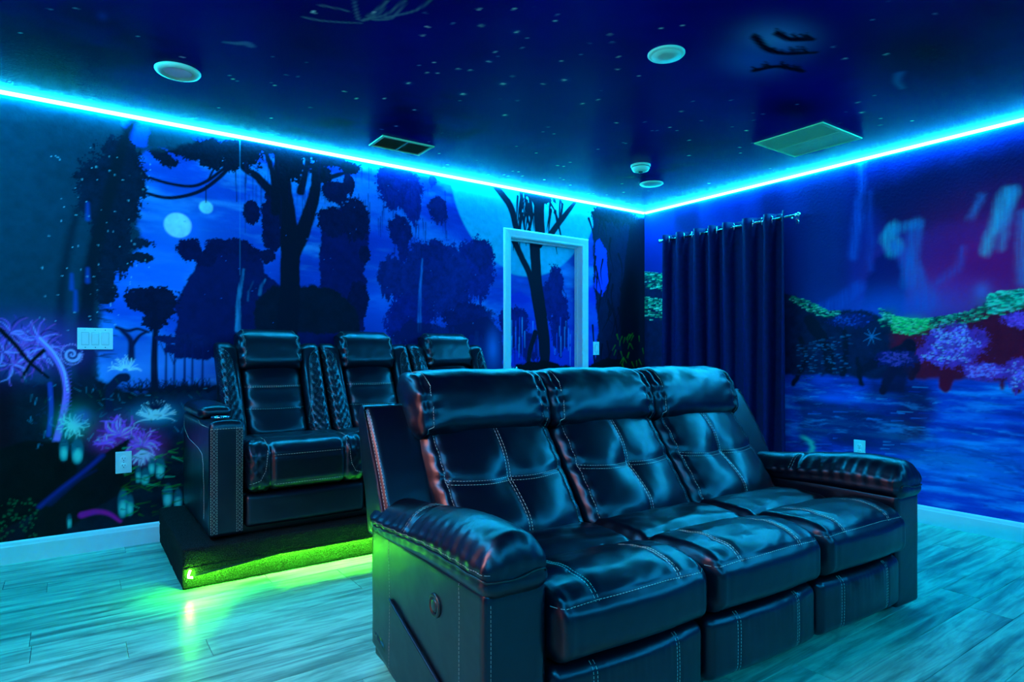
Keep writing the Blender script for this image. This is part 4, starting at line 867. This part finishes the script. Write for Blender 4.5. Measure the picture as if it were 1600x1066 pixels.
# ------------------------------------------------------------------ rear three seat recliner on the riser
GX, GY = 0.527, 3.215; AW2 = .155; SE2 = .62; W2 = 2*AW2+3*SE2
row = empty('theater_recliner_row', (GX, GY, RZ+.004), 0, 'black quilted leather recliner row of three seats on the carpeted platform', 'sofa')
lr = M['leather_rear']
def zigzag(x0, x1, y, za, zb, n):
    V = []; h = (zb-za)/n
    for k in range(n):
        z = za+k*h; V.append(tube([(x0, y, z), (x1, y, z+h)], .0007, 4)); V.append(tube([(x1, y, z), (x0, y, z+h)], .0007, 4))
    return merge(*V)
def rear_arm(x0, x1, outer):
    ox = x0 if outer < 0 else x1
    def fn(P, Nn, L):
        x, y, z = P.T; z = z+.010*np.clip(Nn[:,2], 0, 1)*(1-L[:,0]**2)+.012*sstep(.10, .0, y)*np.clip(Nn[:,2], 0, 1); dsp = .004*wr(P, 6, 6, 5, 3)
        return np.stack([x, y, z], 1)+Nn*dsp[:, None]
    a = obj('armrest', soft_box(x0, x1, 0, .84, .012, .548, (.016, .02, .022), .018, fn), lr, row); bv = bvh_of(a)
    L_ = [stitch(bv, [(x0+dx, -.2, .03), (x0+dx, -.2, .535)], (0, 1, 0), .008, .004) for dx in (.008, .034, AW2-.034, AW2-.008)]
    L_.append(stitch(bv, [(x0+.01, -.2, .528), (x1-.01, -.2, .528)], (0, 1, 0), .008, .004))
    p = [(ox, .72, .50), (ox, .70, .44), (ox, .50, .40), (ox, .20, .385), (ox, .13, .36), (ox, .12, .2), (ox, .12, .06)]
    p = [(ox, .80, .50), (ox, .79, .46), (ox, .62, .42), (ox, .30, .405), (ox, .19, .39), (ox, .16, .34), (ox, .15, .2), (ox, .145, .08)]
    L_.append(stitch(bv, p, (-outer, 0, 0), .008, .004)); L_.append(stitch(bv, [(ox, .02, .535), (ox, .25, .53), (ox, .34, .545)], (-outer, 0, 0), .008, .004))
    obj('stitching', merge(*L_), M['thread'], a, False)
    obj('lattice_stitching', merge(zigzag(x0+.012, x0+.030, -.0022, .03, .53, 26), zigzag(x1-.030, x1-.012, -.0022, .03, .53, 26)), M['dark_thread'], a, False)
    def lf(P, Nn, L):
        z = P[:,2]+.018*np.clip(Nn[:,2], 0, 1)*(1-L[:,0]**2)*(1-.5*L[:,1]**2); return np.stack([P[:,0], P[:,1], z], 1)
    obj('arm_lid', soft_box(x0-.006, x1+.006, .26, .80, .552, .612, (.035, .05, .022), .014, lf), lr, row)
    obj('cup_holder', lathe([(.044, 0), (.046, .004), (.042, .007), (.037, .004), (.036, -.002)], 32, ((x0+x1)/2, .15, .568)), M['metal'], row)
rear_arm(0, AW2, -1); rear_arm(W2-AW2, W2, 1)
obj('base_frame', merge(bbox(.02, W2-.02, .05, .83, 0, .20, .01), bbox(AW2+.03, W2-AW2-.03, .82, .89, .18, .90, .02)), M['black_plastic'], row, False)
def diamond(a, b, s):                                            # quilting height, 1 at a pillow's middle
    return np.abs(np.sin(math.pi*(a+b)/s))*np.abs(np.sin(math.pi*(a-b)/s))
def rear_unit(x0, x1):
    xc = (x0+x1)/2; ww = .135; c0, c1 = x0+ww, x1-ww; ch = (c1-c0)/2
    lean = lambda z: .585+.50*(z-.44)
    parts = []
    def cb(P, Nn, L):
        x, y, z = P.T; u = (x-xc)/ch; fr = np.clip(-Nn[:,1], 0, 1); yy = y+lean(z)
        puff = .035*(1-np.abs(u)**3); s_ = .006*(g_(z-.56, .010)+g_(z-.685, .010)); sw = .006*(np.exp(-((z-.625)/.04)**2)+np.exp(-((z-.49)/.05)**2)+np.exp(-((z-.75)/.05)**2))
        pl = .004*np.sin(z*80+u*5)*sstep(.5, .95, np.abs(u))
        yy = yy-fr*(puff+sw-s_+pl); return np.stack([x, yy, z], 1)+Nn*(.007*fbm(x*9, z*13, 3, 3))[:, None]
    b = obj('back_cushion', soft_box(c0-.004, c1+.004, -.02, .085, .40, .90, (.04, .05, .04), .013, cb), lr, row); bv = bvh_of(b)
    L_ = [stitch(bv, [(c0+.012, .2, z), (xc, .2, z-.002), (c1-.012, .2, z)], (0, 1, 0), .009, .004) for z in (.565, .69)]; L_.append(stitch(bv, [(c0+.012, .2, .695), (c1-.012, .2, .695)], (0, 1, 0), .009, .004))
    obj('stitching', merge(*L_), M['thread'], b, False); parts.append(b)
    def hf(P, Nn, L):
        x, y, z = P.T; u = (x-xc)/(ch+.012); au = np.abs(u)
        ga = .006*np.sin((z-.8)*100+2*vnoise(z*10, u*2, 1))*sstep(.72, .9, au)*(np.abs(Nn[:,0]) < .9)
        return np.stack([x, y+.25*(z-.9), z-.006*au**4], 1)+Nn*(ga+.007*fbm(x*10, z*12+y*7, 3, 1))[:, None]
    h = obj('headrest', soft_box(c0-.020, c1+.016, .705, .885, .778, 1.037, (.045, .095, .085), .0125, hf), lr, row); parts.append(h); bv = bvh_of(h)
    pts = [[(xc+sg*(ch-.012), .79-.15*math.cos(a), .917+.15*math.sin(a)) for a in np.linspace(-.2*math.pi, .9*math.pi, 22)] for sg in (-1, 1)]
    obj('stitching', merge(*[stitch(bv, p, None, .008, .004) for p in pts]), M['dark_thread'], h, False)
    for sg in (-1, 1):
        a, e = (x0+.003, c0) if sg < 0 else (c1, x1-.003)
        def wf(P, Nn, L, sg=sg, a=a, e=e):
            x, y, z = P.T; v = (x-a)/(e-a); v = v if sg < 0 else 1-v                # 0 outer .. 1 inner
            fr = np.clip(-Nn[:,1], 0, 1); yy = y+lean(z)-.05+.035*np.abs(v-.35)
            lim = np.interp(z, [.40, .52, .60, .86, .90, .93], [1.2, 1.05, .80, .62, .35, -.2])   # quilted outline
            qm = sstep(.0, -.05, v-lim); rim = g_(v-lim, .04)
            yy = yy-fr*(.016*(1-(2*v-1)**4)+qm*.007*diamond(x-a, (z-.4)*.8, .042)-.006*rim)
            zz = z-.02*sstep(.5, 1, v)*sstep(.85, .97, z)
            return np.stack([x, yy, zz], 1)
        wv = obj('back_wing', soft_box(a, e, -.02, .07, .40, .955, (.025, .035, .035), .0062, wf, 90), lr, row); parts.append(wv); bv = bvh_of(wv)
        vx = lambda v: a+(e-a)*v if sg < 0 else e-(e-a)*v
        ol = [(vx(v), .2, z) for z, v in [(.47, .97), (.53, .92), (.58, .83), (.66, .75), (.78, .68), (.85, .62), (.89, .5), (.915, .3), (.92, .05)]]
        L_ = [stitch(bv, ol, (0, 1, 0), .008, .004)]; s_ = .042; k = -14
        while k < 40:                                            # threads in the quilting valleys
            for dr in (1, -1):
                seg = []
                for xx in np.linspace(a+.004, e-.004, 10):
                    zz = (k*s_-(dr*(xx-a)))/.8+.4; v = (xx-a)/(e-a); v = v if sg < 0 else 1-v
                    if .42 < zz < .91 and v < np.interp(zz, [.40, .52, .60, .86, .90, .93], [1.2, 1.0, .78, .60, .32, -.2])-.02: seg.append((xx, .2, zz))
                if len(seg) > 1: L_.append(stitch(bv, seg, (0, 1, 0), .005, .006, .0006))
            k += 1
        obj('stitching', merge(*L_), M['dark_thread'], wv, False)
    def sf(P, Nn, L):
        x, y, z = P.T; u = (x-xc)/(SE2/2); up = np.clip(Nn[:,2], 0, 1); fr = np.clip(-Nn[:,1], 0, 1)
        z = z+up*(.028*np.exp(-((y-.10)/.16)**2)+.012*np.exp(-((y-.4)/.12)**2)-.010*g_(y-.26, .02))
        y = y-fr*.018*(1-u**2*.4)
        g = .016*g_(np.abs(u)-.60, .022)
        side = np.abs(u) > .62; dm = .006*diamond(x-x0, (P[:,2]-P[:,1])*.9, .05)*sstep(.62, .66, np.abs(u))*(P[:,1] < .16)
        dsp = -g+dm+.006*fbm(x*9, y*12+z*6, 3, 7)
        ln = .006*g_(P[:,2]-.375, .007)*fr*(~side)+.006*g_(P[:,2]-.245, .007)*fr*(~side)
        return np.stack([x, y+ln, z], 1)+Nn*dsp[:, None]
    s = obj('seat_cushion', soft_box(x0+.004, x1-.004, -.012, .62, .205, .425, (.04, .06, .055), .0085, sf, 110), lr, row); parts.append(s); bv = bvh_of(s)
    L_ = [stitch(bv, [(xc+SE2/2*u, -.3, z) for u in np.linspace(-.56, .56, 9)], (0, 1, 0), .009, .004) for z in (.385, .24)]
    for sg in (-1, 1):
        ol = [(xc+sg*SE2/2*v, -.3, z) for v, z in [(.66, .41), (.68, .36), (.70, .31), (.78, .265), (.94, .25)]]; L_.append(stitch(bv, ol, (0, 1, 0), .008, .004))
        ol = [(xc+sg*SE2/2*v, y, .8) for v, y in [(.66, .0), (.66, .10), (.70, .2), (.95, .24)]]; L_.append(stitch(bv, ol, (0, 0, -1), .008, .004))
    obj('stitching', merge(*L_), M['thread'], s, False)
    def ff(P, Nn, L):
        x, y, z = P.T; u = (x-xc)/(SE2/2); fr = np.clip(-Nn[:,1], 0, 1); return np.stack([x, y-fr*.012*(1-u*u), z], 1)+Nn*(.004*wr(P, 9, 8, 6, 5))[:, None]
    parts.append(obj('footrest', soft_box(x0+.006, x1-.006, .006, .08, .035, .198, (.02, .025, .025), .014, ff), lr, row))
    return parts
ru = rear_unit(AW2, AW2+SE2)
for k in (1, 2):
    for o in ru: copy_part(o, row, (SE2*k, 0, 0))

# ------------------------------------------------------------------ curtain and rod
CX = XR-.095; cy0, cy1, rz_ = 2.63, 3.80, 2.115
cur = empty('curtain', (CX, cy0, 0), label='floor length navy blue grommet curtain hanging on the right wall', cat='curtain')
cols, rowsn = 260, 40; V = []; F = []; per = 7.0
for j in range(rowsn+1):
    t = j/rowsn; z = .03+t*(rz_+.045-.03)
    for i in range(cols+1):
        s = i/cols; ph = 2*math.pi*per*(s+.022*math.sin(11*s)*(1-s)*s*4); lo = 1-t
        amp = .040+.012*lo*math.sin(s*9+1)
        y = s*(cy1-cy0)+.010*math.sin(2*ph)*(.6+.5*lo)+lo*.03*math.sin(s*5+2)-lo*.03*(s < .08)
        x = -amp*(2*((1+math.cos(ph+.5*lo*math.sin(s*7)))/2)**1.7-1)+.006*math.sin(z*5+s*31)*lo+.004*math.sin(ph*3+z*2)*lo
        V.append((x, y, z))
for j in range(rowsn):
    for i in range(cols):
        a = j*(cols+1)+i; F.append((a, a+1, a+cols+2, a+cols+1))
fab = obj('fabric', (V, F), M['curtain'], cur); sm = fab.modifiers.new('thickness', 'SOLIDIFY'); sm.thickness = .002
for k in range(14):
    s = (k+.5)/14; p = (0.0, s*(cy1-cy0), rz_)
    ring = [(p[0]+math.cos(a)*.024*.5, p[1]+math.cos(a)*.012, p[2]+math.sin(a)*.026) for a in np.linspace(0, 2*math.pi, 21)[:-1]]
    obj('grommet', tube(ring, .0042, 6, True), M['metal'], cur)
rod = empty('curtain_rod', (CX, cy0, rz_), label='slim silver metal curtain rod through the navy curtain rings', cat='curtain rod')
obj('rod', tube([(0, -.06, 0), (0, cy1-cy0+.03, 0)], .0085, 14), M['rod'], rod)
for y, sg in ((-.06, -1), (cy1-cy0+.03, 1)):
    obj('finial', lathe([(.0085, 0), (.013, .003), (.013, .010), (.009, .014), (.016, .024), (.018, .034), (.012, .044), (.004, .048)], 20, (0, y, 0), 'y', sg), M['metal'], rod)
for y in (-.03, cy1-cy0+.012):
    obj('bracket', merge(tube([(0, y, -.012), (.05, y, -.014), (.094, y, -.014)], .005, 8), bbox(.089, .0945, y-.012, y+.012, -.045, .02, .002)), M['metal'], rod)

# ------------------------------------------------------------------ wall plates
def plate_on(px0, px1, py0, py1, wall):
    f = on_back if wall == 'back' else on_right
    a = f(px0, (py0+py1)/2); b = f(px1, (py0+py1)/2); t = f((px0+px1)/2, py0); l = f((px0+px1)/2, py1)
    return (a[0]+b[0])/2, (t[1]+l[1])/2, abs(b[0]-a[0]), abs(t[1]-l[1])
def mount(name, wall, s, z, label, cat, group=None):
    e = empty(name, (s, YB, z) if wall == 'back' else (XR, s, z), 0 if wall == 'back' else R(-90), label, cat, group); return e   # local -y points into the room
def switch(wall, px, gangs, label):
    s, z, w_, h_ = plate_on(*px, wall); w_ = .046*gangs+.026; h_ = .118
    e = mount('light_switch', wall, s, z, label, 'switch'); obj('cover_plate', bbox(-w_/2, w_/2, -.006, 0, -h_/2, h_/2, .0025), M['plate'], e, False)
    for k in range(gangs):
        x = (k-(gangs-1)/2)*.046
        obj('rocker_frame', merge(box(x-.0175, x+.0175, -.0065, -.005, -.0345, -.033), box(x-.0175, x+.0175, -.0065, -.005, .033, .0345), box(x-.0175, x-.0165, -.0065, -.005, -.033, .033), box(x+.0165, x+.0175, -.0065, -.005, -.033, .033)), M['dark_thread'], e, False)
        v, f = bbox(x-.0155, x+.0155, -.010, -.005, -.032, .032, .0012); v = [(a, b-(.003*(c/.032) if b < -.007 else 0), c) for a, b, c in v]; obj('rocker', (v, f), M['plate'], e, False)
        for sz in (-.048, .048): obj('screw', lathe([(.0028, 0), (.0024, .0012)], 12, (x, -.006, sz), 'y', -1), M['metal'], e)
def outlet(wall, px, label):
    s, z, w_, h_ = plate_on(*px, wall); w_, h_ = .078, .122
    e = mount('power_outlet', wall, s, z, label, 'outlet'); obj('cover_plate', bbox(-w_/2, w_/2, -.006, 0, -h_/2, h_/2, .0025), M['plate'], e, False)
    for cz in (-.0195, .0195):
        so = obj('socket', lathe([(.0172, 0), (.0172, .0018), (.0160, .0026)], 28, (0, -.0055, cz), 'y', -1), M['plate'], e)
        obj('slots', merge(box(-.0075, -.0053, -.0090, -.008, cz-.001, cz+.008), box(.0053, .0075, -.0090, -.008, cz+.0005, cz+.007), lathe([(.0024, 0), (.0024, .0008)], 12, (0, -.0082, cz-.0075), 'y', -1)), M['slot'], so, False)
    obj('screw', lathe([(.0028, 0), (.0024, .0012)], 12, (0, -.006, 0), 'y', -1), M['metal'], e)
switch('back', (119, 178, 511, 548), 3, 'white triple rocker light switch on the mural wall left of the rear recliners')
switch('back', (925, 937, 533, 556), 1, 'small white single light switch beside the door frame')
outlet('back', (180, 206, 704, 741), 'white duplex power outlet low on the mural wall beside the platform')
outlet('right', (1334, 1353, 687, 716), 'white duplex power outlet on the water mural right of the curtain')

# ------------------------------------------------------------------ ceiling fixtures (local z = 0 at the ceiling)
x, y = on_ceil(278, 111); e = empty('recessed_ceiling_light', (x, y, H), label='round recessed ceiling light with stepped white trim ring at the upper left', cat='ceiling light')
obj('trim_ring', lathe([(.100, 0), (.100, -.004), (.094, -.012), (.078, -.017), (.066, -.015), (.063, -.006)], 48), M['fixture'], e); obj('lens', lathe([(.062, -.004), (.060, -.008), (.03, -.0095), (.004, -.010)], 40), M['plate'], e)
x, y = on_ceil(1041, 84); e = empty('recessed_ceiling_light', (x, y, H), label='flat round pale ceiling light disc above the foreground sofa', cat='ceiling light')
obj('trim_ring', lathe([(.083, 0), (.083, -.004), (.078, -.009), (.068, -.010)], 48), M['fixture'], e); obj('lens', lathe([(.068, -.006), (.066, -.011), (.03, -.013), (.004, -.0135)], 40), M['fixture'], e)
x, y = on_ceil(1001, 258); e = empty('smoke_detector', (x, y, H), label='small domed smoke detector on the ceiling near the room corner', cat='smoke detector')
obj('mounting_base', lathe([(.070, 0), (.070, -.010), (.066, -.013)], 40), M['fixture'], e); obj('housing', lathe([(.064, -.010), (.063, -.026), (.054, -.042), (.036, -.048), (.004, -.049)], 40), M['fixture'], e)
obj('sensor', lathe([(.016, -.046), (.016, -.053), (.010, -.055)], 24), M['slot'], e); obj('grille_ring', lathe([(.0655, -.016), (.0655, -.020)], 40), M['slot'], e)
x, y = on_ceil(1018, 287); e = empty('ceiling_cover_disc', (x, y, H), label='thin pale cover disc on the ceiling beside the smoke detector', cat='cover plate')
obj('disc', lathe([(.092, 0), (.092, -.003), (.086, -.008), (.05, -.011), (.004, -.012)], 44), M['fixture'], e)
def vent(corners, name, label, split, slats, fm, sm_, along):
    P = [on_ceil(*c) for c in corners]; xs = [p[0] for p in P]; ys = [p[1] for p in P]
    xs = sorted(xs); ys = sorted(ys); x0, x1 = (xs[0]+xs[1])/2, (xs[2]+xs[3])/2; y0, y1 = (ys[0]+ys[1])/2, (ys[2]+ys[3])/2
    e = empty(name, ((x0+x1)/2, (y0+y1)/2, H), label=label, cat='air vent'); a, b = (x1-x0)/2, (y1-y0)/2; fw = .022
    obj('frame', merge(bbox(-a, a, -b, -b+fw, -.008, 0, .003), bbox(-a, a, b-fw, b, -.008, 0, .003), bbox(-a, -a+fw, -b+fw*.9, b-fw*.9, -.0075, 0, .003), bbox(a-fw, a, -b+fw*.9, b-fw*.9, -.0075, 0, .003)), fm, e, False)
    obj('duct_backing', box(-a+.01, a-.01, -b+.01, b-.01, -.0012, -.0004), M['vent_dark'], e, False)
    S_ = []; sw = (b-fw)/slats*1.02
    for k in range(slats):
        t = (k+.5)/slats
        if along == 'x': c = -b+fw+t*2*(b-fw); v, f = box(-a+fw, a-fw, -sw, sw, -.0006, .0006)
        else: c = -a+fw+t*2*(a-fw); v, f = box(-.0045, .0045, -b+fw, b-fw, -.0006, .0006)
        tl = .12 if slats > 20 else .35; V_ = []
        for p in v:
            if along == 'x': V_.append((p[0], c+p[1]*math.cos(tl)-p[2]*math.sin(tl), -.005+p[1]*math.sin(tl)+p[2]))
            else: V_.append((c+p[0]*math.cos(tl)-p[2]*math.sin(tl), p[1], -.005+p[0]*math.sin(tl)+p[2]))
        S_.append((V_, f))
    if split: S_.append(box(-.006, .006, -b+fw, b-fw, -.008, -.001) if a > b else box(-a+fw, a-fw, -.006, .006, -.008, -.001))
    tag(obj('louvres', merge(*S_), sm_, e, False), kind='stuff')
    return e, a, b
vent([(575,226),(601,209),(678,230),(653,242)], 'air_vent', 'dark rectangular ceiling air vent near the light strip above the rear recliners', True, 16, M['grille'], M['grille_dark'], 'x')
vent([(1177,224),(1286,189),(1347,215),(1243,244)], 'return_air_grille', 'large pale green lit rectangular ceiling return grille right of the smoke detector', True, 34, M['grille'], M['grille'], 'x')
